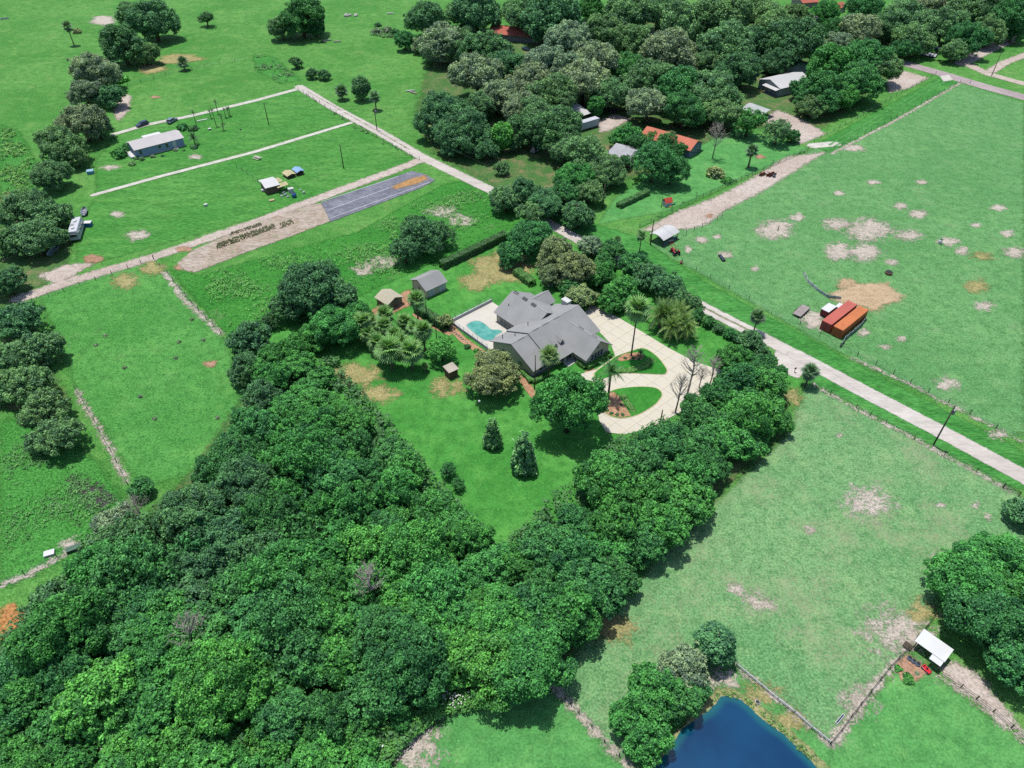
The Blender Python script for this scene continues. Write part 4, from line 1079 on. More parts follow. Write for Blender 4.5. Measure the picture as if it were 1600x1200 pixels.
def gable_walls(mb, x0, x1, y0, y1, ze, zr, axis, z0=0.0):
    mb.box(x0, x1, y0, y1, z0, ze)
    if axis == 'x':
        ym = (y0 + y1) / 2
        for x, s in ((x0, 1), (x1, -1)):
            mb.add([(x, y0, ze), (x, y1, ze), (x, ym, zr), (x + s * .2, y0, ze), (x + s * .2, y1, ze), (x + s * .2, ym, zr)], [(0, 2, 1), (3, 4, 5), (0, 3, 5, 2), (1, 2, 5, 4)])
    else:
        xm = (x0 + x1) / 2
        for y, s in ((y0, 1), (y1, -1)):
            mb.add([(x0, y, ze), (x1, y, ze), (xm, y, zr), (x0, y + s * .2, ze), (x1, y + s * .2, ze), (xm, y + s * .2, zr)], [(0, 1, 2), (3, 5, 4), (0, 2, 5, 3), (1, 4, 5, 2)])

def gable_roof(mb, x0, x1, y0, y1, ze, zr, axis, ov=0.5, ovg=0.4, th=0.16, half=None, trim=None):
    """two tilted plates; half = 'lo' / 'hi' builds only one slope"""
    if axis == 'x':
        ym = (y0 + y1) / 2; k = (zr - ze) / (ym - y0)
        lo = [(x0 - ovg, y0 - ov, ze - k * ov), (x1 + ovg, y0 - ov, ze - k * ov), (x1 + ovg, ym, zr), (x0 - ovg, ym, zr)]
        hi = [(x0 - ovg, ym, zr), (x1 + ovg, ym, zr), (x1 + ovg, y1 + ov, ze - k * ov), (x0 - ovg, y1 + ov, ze - k * ov)]
    else:
        xm = (x0 + x1) / 2; k = (zr - ze) / (xm - x0)
        lo = [(x0 - ov, y1 + ovg, ze - k * ov), (x0 - ov, y0 - ovg, ze - k * ov), (xm, y0 - ovg, zr), (xm, y1 + ovg, zr)]
        hi = [(xm, y1 + ovg, zr), (xm, y0 - ovg, zr), (x1 + ov, y0 - ovg, ze - k * ov), (x1 + ov, y1 + ovg, ze - k * ov)]
    up = Vector((0, 0, th))
    for nm, q in (('lo', lo), ('hi', hi)):
        if half in (None, nm): mb.slab([Vector(p) + up for p in q], th)
    return lo, hi

def frame_from(p0, p1):
    a, b = G(*p0), G(*p1)
    d = b - a
    return a, math.atan2(d.y, d.x), d.length

def simple_house(name, label, cat, p0, p1, depth, ze, zr, wall, roof, axis='x', ov=0.4, roofpart='roof'):
    o, ang, L = frame_from(p0, p1)
    root = thing(name, label, cat, o, ang)
    mb = MB(); gable_walls(mb, 0, L, 0, depth, ze, zr, axis); mb.build('wall', wall, root)
    mb = MB(); gable_roof(mb, 0, L, 0, depth, ze, zr, axis, ov); mb.build(roofpart, roof, root)
    return root, L

# ------------------------------------------------------------------ the big house (local frame turned 42 degrees)
A42 = rad(42.0)
HO = G(832, 591)
def HL(X, Y):
    return Vector((HO.x + X * math.cos(A42) - Y * math.sin(A42), HO.y + X * math.sin(A42) + Y * math.cos(A42), 0))
def H_of(px, py, z=0.0):
    p = G(px, py, z) - HO
    return (p.x * math.cos(A42) + p.y * math.sin(A42), -p.x * math.sin(A42) + p.y * math.cos(A42))
m_shingle = M('grey_asphalt_shingle', C(172, 172, 170), 0.95, 0.10, 0.8, 0.5, 0.1, stain=C(164, 164, 166), stain_amt=0.5)
m_stucco = M('beige_stucco', C(242, 228, 196), 0.9, 0.08, 1.0)
m_stone = M('grey_stone_base', C(140, 136, 134), 0.9, 0.2, 3.0, 0.4)
house = thing('house', 'large grey-roofed ranch house with pool deck in the fenced lot', 'house', (HO.x, HO.y, 0), A42)
w = MB()
gable_walls(w, 0.0, 20.4, 0.0, 13.2, 2.8, 5.9, 'x')
gable_walls(w, 11.5, 18.9, -5.2, 6.0, 2.8, 5.6, 'y')
gable_walls(w, 8.0, 19.0, 10.0, 21.2, 2.8, 5.8, 'y')
gable_walls(w, 15.0, 21.3, 15.4, 19.8, 2.7, 4.2, 'x')
w.build('wall', m_stucco, house)
r = MB()
gable_roof(r, 0.0, 4.6, 0.0, 13.2, 2.8, 5.9, 'x', 0.75, 0.5)
r.build('roof', m_shingle, house)
r = MB()
def raised(mb, *a, dz=0.0, **k):
    n0 = len(mb.v); gable_roof(mb, *a, **k)
    for i in range(n0, len(mb.v)): x, y, z = mb.v[i]; mb.v[i] = (x, y, z + dz)
raised(r, 5.1, 20.4, 0.0, 13.2, 2.8, 5.9, 'x', dz=0.34, ov=0.75, ovg=0.5)
r.build('roof', m_shingle, house)
r = MB(); gable_roof(r, 11.5, 18.9, -5.2, 6.0, 2.85, 5.65, 'y', 0.7, 0.6); r.build('roof', m_shingle, house)
r = MB(); gable_roof(r, 8.0, 19.0, 10.0, 21.2, 2.9, 5.95, 'y', 0.6, 0.5); r.build('roof', m_shingle, house)
r = MB(); gable_roof(r, 13.5, 21.3, 15.4, 19.8, 2.8, 4.4, 'x', 0.5, 0.5); r.build('roof', m_shingle, house)
# stone base course, fascia, front windows
s = MB()
s.box(11.35, 19.05, -5.35, -5.21, 0, 0.8); s.box(11.34, 11.49, -5.2, 0.0, 0, 0.8); s.box(-0.14, 9.0, -0.14, -0.01, 0, 0.8); s.box(-0.15, -0.01, 0.0, 13.2, 0, 0.5)
s.build('stone_base', m_stone, house)
s = MB(); s.box(-0.17, 9.02, -0.19, -0.145, 0.8, 0.9); s.box(11.3, 19.1, -5.42, -5.36, 0.8, 0.9); s.build('ledge', m_trim, house)
for x in (13.5, 14.5, 15.5, 16.5): window(house, x, -5.22, 1.05, 0.75, 1.45, 0)
for x in (1.6, 2.7): window(house, x + 1.0, -0.02, 1.05, 0.9, 1.4, 0)
for y in (15.0, 16.4, 17.8, 19.2): window(house, 7.98, y, 0.7, 1.1, 1.7, -math.pi / 2)
window(house, -0.02, 4.0, 1.2, 1.1, 1.2, -math.pi / 2); window(house, -0.02, 9.5, 1.2, 1.1, 1.2, -math.pi / 2)
window(house, 15.2, -5.23, 3.6, 0.5, 0.5, 0, name='attic_vent')
door(house, 9.7, -0.03, 0.1, 1.0, 2.1, 0, M('dark_door_paint', C(96, 88, 84), 0.5))
# entrance porch: floor, columns, roof apron
s = MB(); s.box(8.6, 11.3, -2.6, -0.02, 0, 0.12); s.build('porch_floor', m_trim, house)
for x, y in ((8.7, -1.3), (11.1, -1.3)):
    s = MB(); s.box(x - .14, x + .14, y - .14, y + .14, 0.12, 2.75); s.box(x - .2, x + .2, y - .2, y + .2, 0.13, 0.5); s.build('column', m_trim, house)
s = MB(); s.slab([(6.2, -1.75, 2.62), (11.4, -1.75, 2.62), (11.4, 0.6, 3.62), (6.2, 0.6, 3.62)], 0.16); s.build('porch_roof', m_shingle, house)
# two dormers on the front slope
for cx in (8.0, 10.1):
    cy = 1.2
    d = MB(); d.box(cx - .5, cx + .5, cy, cy + 2.6, 3.0, 4.35)
    d.add([(cx - .5, cy, 4.35), (cx + .5, cy, 4.35), (cx, cy, 4.85), (cx - .5, cy + .1, 4.35), (cx + .5, cy + .1, 4.35), (cx, cy + .1, 4.85)], [(0, 1, 2), (3, 5, 4)])
    dm = d.build('dormer', m_stucco, house)
    d = MB(); gable_roof(d, cx - .5, cx + .5, cy, cy + 3.0, 4.37, 4.9, 'y', 0.18, 0.2, 0.08); d.build('dormer_roof', m_shingle, dm)
    d = MB(); d.box(cx - .28, cx + .28, cy - .03, cy + .01, 3.75, 4.3); d.build('pane', m_glass, dm)
# roof vents, pipes, ridge vents, chimney
m_vent = M('dark_roof_vent', C(84, 86, 86), 0.7, 0.1)
def on_main(y): return 2.8 + 3.1 * (1 - abs(y - 6.6) / 6.6) + 0.16
for px_, py_ in ((806.6, 462.5), (820.5, 472), (834, 481)):
    X, Y = H_of(px_, py_, 5.2)
    d = MB(); d.box(-0.35, 0.35, -0.75, 0.75, 0, 0.16); d.build('roof_vent', m_vent, house, (X, Y, 2.9 + 3.05 * (1 - abs(X - 13.5) / 5.5) + 0.14), (0, rad(-29), 0))
for px_, py_ in ((907, 515.5), (928, 530)):
    X, Y = H_of(px_, py_, 5.0)
    d = MB(); d.box(-0.25, 0.25, -0.7, 0.7, 0, 0.14); d.build('roof_vent', m_vent, house, (X + .1, Y, 2.85 + 2.8 * (1 - abs(X - 15.2) / 3.7) + 0.12), (0, rad(37), 0))
for X in (2.5, 7.0, 10.0, 13.5):
    d = MB(); d.box(X - .9, X + .9, 6.42, 6.78, 0, 0.07); d.build('ridge_vent', m_shingle, house, (0, 0, 6.06 + (0.34 if X > 5 else 0)))
for x0_, x1_, y0_, y1_, z_ in ((-.5, 4.58, 6.48, 6.72, 6.06), (4.62, 20.9, 6.5, 6.7, 6.40), (15.1, 15.3, -5.8, 4.0, 5.81), (13.4, 13.6, 9.6, 21.7, 6.11), (15.0, 21.8, 17.5, 17.7, 4.56)):
    d = MB(); d.box(x0_, x1_, y0_, y1_, z_ - .03, z_ + .035); d.build('ridge_cap', M('ridge_cap_shingle', C(188, 188, 186), .95, .1), house)
for X, Y in ((3.2, 9.3), (1.3, 11.4), (8.3, 10.5), (10.4, 19.5)):
    d = MB(); d.tube([(X, Y, 3.0), (X, Y, 5.5 if Y < 11 else 4.9)], 0.09, 8); d.build('vent_pipe', m_vent, house)
d = MB(); d.box(20.55, 21.9, 9.9, 11.9, 0, 5.3); d.box(20.45, 22.0, 9.8, 12.0, 5.3, 5.5); d.build('chimney', m_trim, house, bevel=0.03)

# pool deck, pool, wall and rail
m_conc = M('cream_concrete', C(228, 222, 208), 0.9, 0.05, 0.5, 0.1, stain=C(206, 196, 174), stain_amt=0.5)
deck = MB(); deck.prism([(-0.8, 13.45), (7.8, 13.45), (7.8, 20.9), (12.3, 21.75), (12.3, 28.0), (-0.8, 28.0)], 0.0, 0.16)
tag(deck.build('pool_deck', m_conc, None, (HO.x, HO.y, 0.05), (0, 0, A42)), kind='structure')
pool_px = [(170, 460), (200, 430), (250, 415), (300, 425), (350, 460), (385, 490), (450, 495), (480, 510), (430, 545), (395, 585), (330, 585), (270, 550), (220, 510)]
pl = [H_of(700 + x / 5.714, 430 + y / 5.714) for x, y in pool_px]
def smooth_loop(pts, n=4):
    out = []
    k = len(pts)
    for i in range(k):
        p0, p1, p2, p3 = [Vector(pts[(i + j - 1) % k]) for j in range(4)]
        for q in range(n):
            t = q / n
            out.append(tuple(0.5 * ((2 * p1) + (p2 - p0) * t + (2 * p0 - 5 * p1 + 4 * p2 - p3) * t * t + (3 * p1 - p0 - 3 * p2 + p3) * t ** 3)))
    return out
pl = smooth_loop(pl)
if sum(a[0] * b[1] - b[0] * a[1] for a, b in zip(pl, pl[1:] + pl[:1])) < 0: pl = pl[::-1]
cx_ = sum(p[0] for p in pl) / len(pl); cy_ = sum(p[1] for p in pl) / len(pl)
def poolwater_mat():
    m = bpy.data.materials.new('pool_water'); t = NT(m)
    tc = t.n('ShaderNodeTexCoord').outputs['Object']
    n1 = t.noise(tc, 0.6, 4.0); n2 = t.noise(tc, 5.0, 2.0)
    c = t.mix(t.ramp(n1, 0.35, 0.65), C(78, 168, 152), C(116, 194, 176))
    t.out(t.principled(c, 0.06, 0.5, 0.0, t.bump(n2, 0.08, 0.05)))
    return m
pool = thing('swimming_pool', 'turquoise freeform swimming pool on the cream deck', 'pool', (HO.x, HO.y, 0), A42)
q = MB(); q.prism([(cx_ + (x - cx_) * 1.07, cy_ + (y - cy_) * 1.07) for x, y in pl], 0.15, 0.25); q.build('coping', M('pool_coping', C(196, 194, 186), 0.8, 0.08), pool)
q = MB(); q.prism(pl, 0.2, 0.262); q.build('water', poolwater_mat(), pool)
dw = thing('pool_wall', 'low white wall edging the pool deck', 'wall', (HO.x, HO.y, 0), A42)
for k, (x0, x1, y0, y1) in enumerate(((-1.0, -0.8, 14.2, 28.2), (-0.8, 12.4, 28.0, 28.2))):
    q = MB(); q.box(x0, x1, y0, y1, 0, 0.95); q.build('wall_run', m_white, dw)
pf = thing('pool_rail', 'thin metal rail fence on top of the pool wall', 'fence', (HO.x, HO.y, 0), A42)
q = MB(); q.box(-0.03, 0.03, -0.03, 0.03, 0, 1); pm = q.mesh('post', m_metal_grey)
for y in np.arange(14.4, 28.2, 1.7): link('post', pm, pf, (-0.9, y, 0.95), None, (1, 1, 0.75))
for x in np.arange(0.9, 12.4, 1.9): link('post', pm, pf, (x, 28.1, 0.95), None, (1, 1, 0.75))
for z in (1.3, 1.66):
    q = MB(); q.tube([(-0.9, 14.3, z), (-0.9, 28.1, z), (12.3, 28.1, z)], 0.02, 5); q.build('rail', m_metal_grey, pf)
st = MB(); st.box(-3.6, -1.02, 12.3, 13.7, 0, 0.12); st.box(-2.2, -1.0, 12.35, 13.65, 0.12, 0.26)
tag(st.build('steps', m_white, None, (HO.x, HO.y, 0.05), (0, 0, A42)), 'white concrete steps at the corner of the pool deck', 'steps')
path_sheet('mulch_bed', [(705, 512), (722, 530), (745, 546), (755, 552)], 0.9, m_mulch, Z4, 0.4, 0.25)
path_sheet('mulch_bed', [(813, 588), (826, 606), (834, 618)], 0.9, m_mulch, Z4, 0.4, 0.25)
sheet('mulch_bed', blob(926, 582, 12, 5), m_mulch, Z4, 0.4, 0.3)
path_sheet('garden_path', [(648, 492), (672, 508), (702, 522)], 0.6, m_mulch, Z4, 0.4, 0.25)
sheet('mulch_bed', [(592, 478), (640, 452), (655, 470), (610, 492), (580, 505), (572, 490)], m_mulch, Z4, 0.6, 1.0)
for k in range(9):
    p = G(703 + k * 3.4, 515 + k * 2.6)
    rk = MB(); rr_ = random.uniform(0.16, 0.3)
    rk.tube([(0, 0, 0), (0, 0, rr_ * .5), (random.uniform(-.05, .05), 0, rr_), (0, 0, rr_ * 1.25)], [rr_ * .9, rr_ * 1.1, rr_ * .7, rr_ * .2], 7)
    tag(rk.build('garden_rock', M('garden_rock', C(150, 140, 128), 0.9, 0.25), None, p), 'garden rock, ' + ORD[k + 1] + ' along the bed below the pool wall', 'rock', 'rocks in the bed below the pool wall')

# driveway with slabs and islands
def crop2(pts): return [(900 + x / 5.714, 480 + y / 5.714) for x, y in pts]
drive_px = crop2([(60, 70), (130, -20), (250, 20), (520, 180), (830, 370), (1060, 490), (1290, 565), (1420, 590), (1720, 560), (1800, 600), (1700, 700), (1330, 740), (1200, 800), (1000, 900), (820, 1000), (650, 1085), (430, 1140), (270, 1120), (205, 1010), (190, 820), (200, 690), (60, 640), (40, 600), (180, 560), (350, 440), (310, 330)])
dpl = px_poly(drive_px)
dv = MB(); dpts = [tuple(p) for p in dpl]
if sum(a[0] * b[1] - b[0] * a[1] for a, b in zip(dpts, dpts[1:] + dpts[:1])) < 0: dpts = dpts[::-1]
dv.prism(dpts, 0.0, 0.10)
m_joint = M('driveway_joint', C(196, 184, 158), 0.95, 0.08, 0.5)
driveway = tag(dv.build('driveway', m_joint), kind='structure')
isl1 = crop2([(350, 445), (470, 400), (600, 368), (700, 420), (770, 490), (815, 560), (812, 590), (780, 607), (600, 600), (440, 595), (330, 612), (215, 650), (150, 600), (280, 500)])
isl2 = crop2([(340, 740), (450, 720), (600, 712), (720, 725), (775, 775), (750, 830), (690, 890), (550, 970), (400, 1000), (280, 970), (220, 910), (210, 850), (240, 790)])
I1, I2 = px_poly(isl1), px_poly(isl2)
SL = 3.1
m_slab = M('cream_driveway_slab', C(232, 224, 204), 0.9, 0.05, 0.5, 0.1, stain=C(214, 186, 126), stain_amt=0.35)
cs, sn = math.cos(A42), math.sin(A42)
DLOC = [((x - HO.x) * cs + (y - HO.y) * sn, -(x - HO.x) * sn + (y - HO.y) * cs) for x, y in dpts]
def clip_rect(poly, x0, x1, y0, y1):
    for ax, lim, sg in ((0, x0, 1), (0, x1, -1), (1, y0, 1), (1, y1, -1)):
        out = []
        for k in range(len(poly)):
            p, q_ = poly[k - 1], poly[k]
            ip, iq = (p[ax] - lim) * sg >= 0, (q_[ax] - lim) * sg >= 0
            if ip != iq:
                t = (lim - p[ax]) / (q_[ax] - p[ax]); out.append((p[0] + (q_[0] - p[0]) * t, p[1] + (q_[1] - p[1]) * t))
            if iq: out.append(q_)
        poly = out
        if len(poly) < 3: return None
    return poly
for i in range(-4, 20):
    for j in range(-13, 7):
        pg = clip_rect(DLOC, i * SL + .022, (i + 1) * SL - .022, j * SL + .022, (j + 1) * SL - .022)
        if not pg: continue
        area = abs(sum(pg[k - 1][0] * pg[k][1] - pg[k][0] * pg[k - 1][1] for k in range(len(pg)))) / 2
        if area < .5: continue
        p = HL((i + .5) * SL, (j + .5) * SL)
        P = np.array([[p.x + (a * cs - b * sn) * SL * .5, p.y + (a * sn + b * cs) * SL * .5] for a in (-1, 1) for b in (-1, 1)])
        if (sdist_poly(P, I1) > 0).all() or (sdist_poly(P, I2) > 0).all(): continue
        q = MB(); q.prism([(x - (i + .5) * SL, y - (j + .5) * SL) for x, y in pg], 0.0, 0.035)
        q.build('slab', m_slab, driveway, (p.x, p.y, 0.1 + random.uniform(0, .006)), (0, 0, A42))
m_curb = M('yellowish_curb', C(220, 204, 160), 0.9, 0.1)
m_islgrass = ground_mat('island_turf', C(54, 140, 52), C(74, 158, 66), masked=False, fine_amt=0.25)
for nm, pp, lab in (('island', I1, 'grass'), ('island', I2, 'grass')):
    o_ = [tuple(p) for p in smooth_loop([tuple(p) for p in pp], 3)]
    if sum(a[0] * b[1] - b[0] * a[1] for a, b in zip(o_, o_[1:] + o_[:1])) < 0: o_ = o_[::-1]
    mx_, my_ = sum(p[0] for p in o_) / len(o_), sum(p[1] for p in o_) / len(o_)
    q = MB(); q.prism(o_, 0.0, 0.20); isl = tag(q.build('island_curb', m_curb), kind='structure')
    q = MB(); q.prism([(mx_ + (x - mx_) * 0.965, my_ + (y - my_) * 0.965) for x, y in o_], 0.1, 0.235); q.build('turf', m_islgrass, isl)
sheet('mulch_bed', crop2([(215, 870), (250, 800), (330, 760), (380, 800), (430, 880), (490, 975), (400, 990), (290, 965), (230, 915)]), m_mulch, 0.25, 0.3, 0.15)
sheet('mulch_bed', crop2([(350, 470), (440, 420), (560, 410), (610, 440), (580, 480), (480, 475), (400, 490)]), m_mulch, 0.25, 0.3, 0.15)
for k, (x, y) in enumerate([(252, 880), (278, 930), (316, 955), (366, 968), (416, 968), (400, 880), (440, 465), (510, 465), (560, 470)]):
    p = G(*crop2([(x, y)])[0])
    place_tree((p.x, p.y), 0.42, 'shrub', 'dark', label=('small round plant, ' + ORD[k + 1] + ' along the mulch rim of the teardrop island') if k < 6 else 'small round plant, ' + ORD[k - 5] + ' in the mulch bed under the tall slim palm', cat='shrub', group='small round bedding plants').location.z = 0.22

# grey garden shed, small shed, booth
gs, L = simple_house('garden_shed', 'grey-roofed garden shed with two white doors on the back lawn', 'shed', (667, 466), (697, 452), 6.2, 2.5, 4.0, m_stucco, m_shingle, 'x', 0.5)
for x in (1.6, 4.9):
    q = MB(); q.box(x - 1.0, x + 1.0, -0.05, -0.005, 0, 2.1); q.build('door', m_white, gs)
    q = MB(); q.box(x - 0.02, x + 0.02, -0.075, -0.05, 0.1, 2.0); q.build('door_seam', m_metal_grey, gs)
window(gs, -0.02, 3.0, 1.2, 0.8, 0.8, -math.pi / 2)
m_tanroof = M('tan_shed_roof', C(206, 198, 172), 0.9, 0.1, 0.8, stain=C(186, 172, 140), stain_amt=0.5)
ss, L = simple_house('small_shed', 'small tan-roofed shed with vine-covered front beside the palms', 'shed', (607, 486), (629, 474), 4.4, 2.0, 3.0, M('weathered_tan_board', C(170, 152, 122), 0.9, 0.2), m_tanroof, 'y', 0.35)
door(ss, L * .55, -0.03, 0, 1.0, 1.9, 0, M('weathered_door_board', C(150, 134, 110), 0.9))
o, ang, L = frame_from((703, 593), (716, 587))
bt = thing('booth', 'tiny open-sided hut with flat pale roof on the lawn', 'hut', o, ang)
m_board = M('brown_board', C(140, 116, 92), 0.9, 0.2, 3.0)
L = 2.1
q = MB(); q.box(0, L, 0, 0.08, 0, 1.7); q.box(0, 0.08, 0.08, L, 0, 1.7); q.box(L - .08, L, 0.08, L, 0, 1.7); q.build('wall', m_board, bt)
for x, y in ((0.05, 0.05), (L - .05, 0.05), (0.05, L - .05), (L - .05, L - .05)):
    q = MB(); q.box(x - .07, x + .07, y - .07, y + .07, 0, 2.1); q.build('post', m_board, bt)
q = MB(); q.slab([(-.25, -.25, 2.15), (L + .25, -.25, 2.15), (L + .25, L + .25, 2.35), (-.25, L + .25, 2.35)], 0.1); q.build('roof', M('pale_flat_roof', C(206, 196, 178), 0.9), bt)

# ------------------------------------------------------------------ vehicles
def rot_frame(p0, p1):
    a, b = G(*p0), G(*p1); d = b - a
    return (a + b) / 2, math.atan2(d.y, d.x)

def wheel_mesh(r, w):
    q = MB(); q.tube([(0, -w / 2, r), (0, -w / 2 + .03, r), (0, w / 2 - .03, r), (0, w / 2, r)], [r * .8, r, r, r * .8], 14)
    return q.mesh('tyre', m_tyre, True)
def rim_mesh(r, w):
    q = MB(); q.tube([(0, -w / 2 - .015, r), (0, w / 2 + .015, r)], r * .58, 10)
    return q.mesh('rim', m_metal_grey)
WHEELS = {}
def wheel(root, x, y, r=0.34, w=0.24):
    k = (r, w)
    if k not in WHEELS: WHEELS[k] = (wheel_mesh(r, w), rim_mesh(r, w))
    t = link('wheel', WHEELS[k][0], root, (x, y, 0)); link('rim', WHEELS[k][1], t)
    return t

def car(p0, p1, label, paint, L=4.7, W=1.85, Hh=1.65, name='parked_car', cat='car', tall=True):
    c, ang = rot_frame(p0, p1)
    root = thing(name, label, cat, (c.x, c.y, 0), ang)
    def ring(x, zs, w0, w1):
        lo, mid, hi = zs
        return [(x, -w0, lo), (x, w0, lo), (x, w1, mid), (x, w1 * .93, hi), (x, -w1 * .93, hi), (x, -w1, mid)]
    h = W / 2
    q = MB(); q.loft([ring(-L / 2, (.45, .7, .95), h * .86, h * .9), ring(-L / 2 + .25, (.28, .7, 1.02), h * .96, h), ring(-L * .1, (.26, .7, 1.02), h * .97, h), ring(L * .22, (.26, .7, 1.0), h * .97, h), ring(L / 2 - .3, (.28, .65, .88), h * .95, h * .97), ring(L / 2, (.4, .6, .75), h * .8, h * .84)])
    q.build('body', paint, root, bevel=0.05)
    zt = Hh
    xb = -L / 2 + .15 if tall else -L / 2 + .75
    q = MB(); q.loft([[(xb, -h * .88, 1.0), (xb, h * .88, 1.0), (L * .24, h * .9, 1.0), (L * .24, -h * .9, 1.0)], [(xb + .3, -h * .72, zt - .06), (xb + .3, h * .72, zt - .06), (L * .08, h * .74, zt - .06), (L * .08, -h * .74, zt - .06)]]); q.build('windows', m_glass, root)
    q = MB(); q.loft([[(xb + .26, -h * .74, zt - .08), (xb + .26, h * .74, zt - .08), (L * .1, h * .76, zt - .08), (L * .1, -h * .76, zt - .08)], [(xb + .35, -h * .7, zt), (xb + .35, h * .7, zt), (L * .05, h * .7, zt), (L * .05, -h * .7, zt)]]); q.build('roof', paint, root)
    for x in (-L * .3, L * .31):
        for s in (-1, 1): wheel(root, x, s * (h - .1))
    for s in (-1, 1):
        q = MB(); q.box(L / 2 - .16, L / 2 - .03, s * h * .62 - .16, s * h * .62 + .16, .58, .72); q.build('headlight', m_white, root)
    return root
m_navy = M('dark_blue_car_paint', C(52, 60, 84), 0.25, 0.08, spec=0.6)
m_blackcar = M('blue_black_car_paint', C(44, 56, 78), 0.22, 0.08, spec=0.6)
m_greycar = M('grey_blue_car_paint', C(130, 146, 164), 0.3, 0.08, spec=0.6)
car((233, 193), (213, 200), 'dark blue SUV parked on the shell drive behind the blue house', m_navy)
car((263, 195), (276, 187), 'grey-blue car half hidden by bushes behind the blue house', m_greycar)
car((813, 76), (832, 82), 'dark sedan parked on the grass below the long red roof', m_blackcar, tall=False, Hh=1.45)
car((832, 240), (842, 233), 'pale grey van under the dark oaks by the lane', M('pale_van_paint', C(170, 182, 186), 0.4), 5.0, 1.95, 2.2, 'parked_van', 'van')
car((949, 172), (958, 177), 'dark pickup in the shade behind the white trailer', m_blackcar, tall=False, Hh=1.7)

# travel trailer, boats, boxes by the western oaks
o, ang, L = frame_from((111, 379), (126, 377))
rv = thing('travel_trailer', 'long white travel trailer parked beside the western oaks', 'trailer', o, ang)
m_rv = M('white_trailer_skin', C(222, 224, 228), 0.5, 0.06, stain=C(186, 192, 200), stain_amt=0.5)
W_, LL = 2.6, 9.5
q = MB(); q.loft([[(0, 0, .55), (W_, 0, .55), (W_, 0, 2.6), (W_ - .2, .25, 3.15), (.2, .25, 3.15), (0, 0, 2.6)], [(0, LL - 1.2, .55), (W_, LL - 1.2, .55), (W_, LL, 1.6), (W_ - .2, LL - .6, 3.15), (.2, LL - .6, 3.15), (0, LL, 1.6)]]); q.build('body', m_rv, rv, bevel=0.08)
q = MB(); q.box(.05, W_ - .05, .4, LL - 1.5, .3, .56); q.build('chassis', m_black, rv)
window(rv, W_ / 2, -.02, 1.5, 1.7, 0.8, 0)
for y in (1.6, 4.2, 6.8): window(rv, W_ + .02, y, 1.5, 1.2, 0.7, math.pi / 2)
q = MB(); q.box(-.35, .35, -.5, .5, 0, .3); acm = q.mesh('roof_unit', m_white)
for y in (2.2, 6.2): link('roof_unit', acm, rv, (W_ / 2, y, 3.15))
q = MB(); q.box(-.45, .45, -.6, .6, 0, .08); q.build('roof_hatch', m_metal_grey, rv, (W_ / 2 - .5, 4.2, 3.15))
for y in (4.2, 5.2):
    for x in (.2, W_ - .2): wheel(rv, x, y).rotation_euler = (0, 0, math.pi / 2)
q = MB(); q.tube([(W_ / 2, LL - 1.2, .6), (W_ / 2, LL + .9, .6)], .06, 6); q.build('hitch', m_black, rv)

def boat(p0, p1, label, mat, L=4.6, W=1.8):
    c, ang = rot_frame(p0, p1)
    root = thing('small_boat', label, 'boat', (c.x, c.y, 0), ang)
    q = MB(); rings = []
    for t, w_ in ((0, .75), (.15, .95), (.5, 1.0), (.8, .75), (.95, .35), (1.0, .06)):
        x = (t - .5) * L; w2 = w_ * W / 2
        rings.append([(x, -w2 * .5, .35 + .1 * t), (x, w2 * .5, .35 + .1 * t), (x, w2, .95 + .2 * t), (x, w2 * .86, .97 + .2 * t), (x, w2 * .45, .55), (x, -w2 * .45, .55), (x, -w2 * .86, .97 + .2 * t), (x, -w2, .95 + .2 * t)])
    q.loft(rings); q.build('hull', mat, root)
    q = MB(); q.box(-.9, -.6, -W * .35, W * .35, .7, .78); q.box(.3, .6, -W * .35, W * .35, .7, .78); q.build('bench', m_trim, root)
    q = MB(); q.tube([(-.5 * L, 0, .3), (.62 * L, 0, .3)], .05, 6); q.build('trailer_beam', m_metal_grey, root)
    for s in (-1, 1): wheel(root, -.4, s * .8, .28, .18)
    return root
boat((132, 340), (134, 327), 'small grey boat on its trailer beside the white travel trailer', M('grey_boat_hull', C(150, 156, 170), 0.4))
boat((80, 400), (92, 388), 'pale teal boat in the shade under the western oaks', M('teal_boat_hull', C(150, 176, 176), 0.4), 5.2, 2.0)
def crate(p, label, size, mat, lid, name='storage_box', cat='box', ang=0.4):
    c = G(*p)
    root = thing(name, label, cat, (c.x, c.y, 0), ang)
    a, b, h = size
    q = MB(); q.box(-a / 2, a / 2, -b / 2, b / 2, 0, h); q.build('body', mat, root, bevel=0.03)
    q = MB(); q.box(-a / 2 - .05, a / 2 + .05, -b / 2 - .05, b / 2 + .05, h, h + .1); q.build('lid', lid, root, bevel=0.02)
    return root
m_blue = M('bright_blue_plastic', C(66, 132, 186), 0.4, 0.12)
crate((139, 353), 'white-topped box with blue side next to the small grey boat', (2.0, 1.5, 1.2), m_blue, m_white, ang=0.1)
crate((142, 271), 'pale blue tarp-covered cart by the oak row below the blue house', (2.0, 1.8, 1.0), M('pale_blue_tarp', C(130, 190, 220), 0.6, 0.2), M('tarp_top', C(160, 206, 226), 0.6, 0.2), 'covered_cart', 'cart')
crate((322, 322), 'lone small white tank on the lower grass plot', (0.9, 0.6, 0.6), m_white, m_white, 'water_tank', 'tank')
crate((328, 203), 'small pale box near the thin young palms', (1.0, 0.8, 0.5), m_metal_grey, m_trim)
crate((316, 188), 'long pale board lying by the thin young palms', (3.6, 0.5, 0.1), m_trim, m_trim, 'board', 'board', 0.5)
crate((376, 203), 'tiny dark block on the upper grass plot', (0.5, 0.5, 0.3), m_black, m_black, 'block', 'block')
crate((117, 859), 'low green trough box by the wood corner fence', (2.4, 1.0, 0.6), M('dark_green_plastic', C(70, 110, 88), 0.6), M('dark_green_lid', C(84, 122, 100), 0.6), 'trough', 'trough', 0.5)
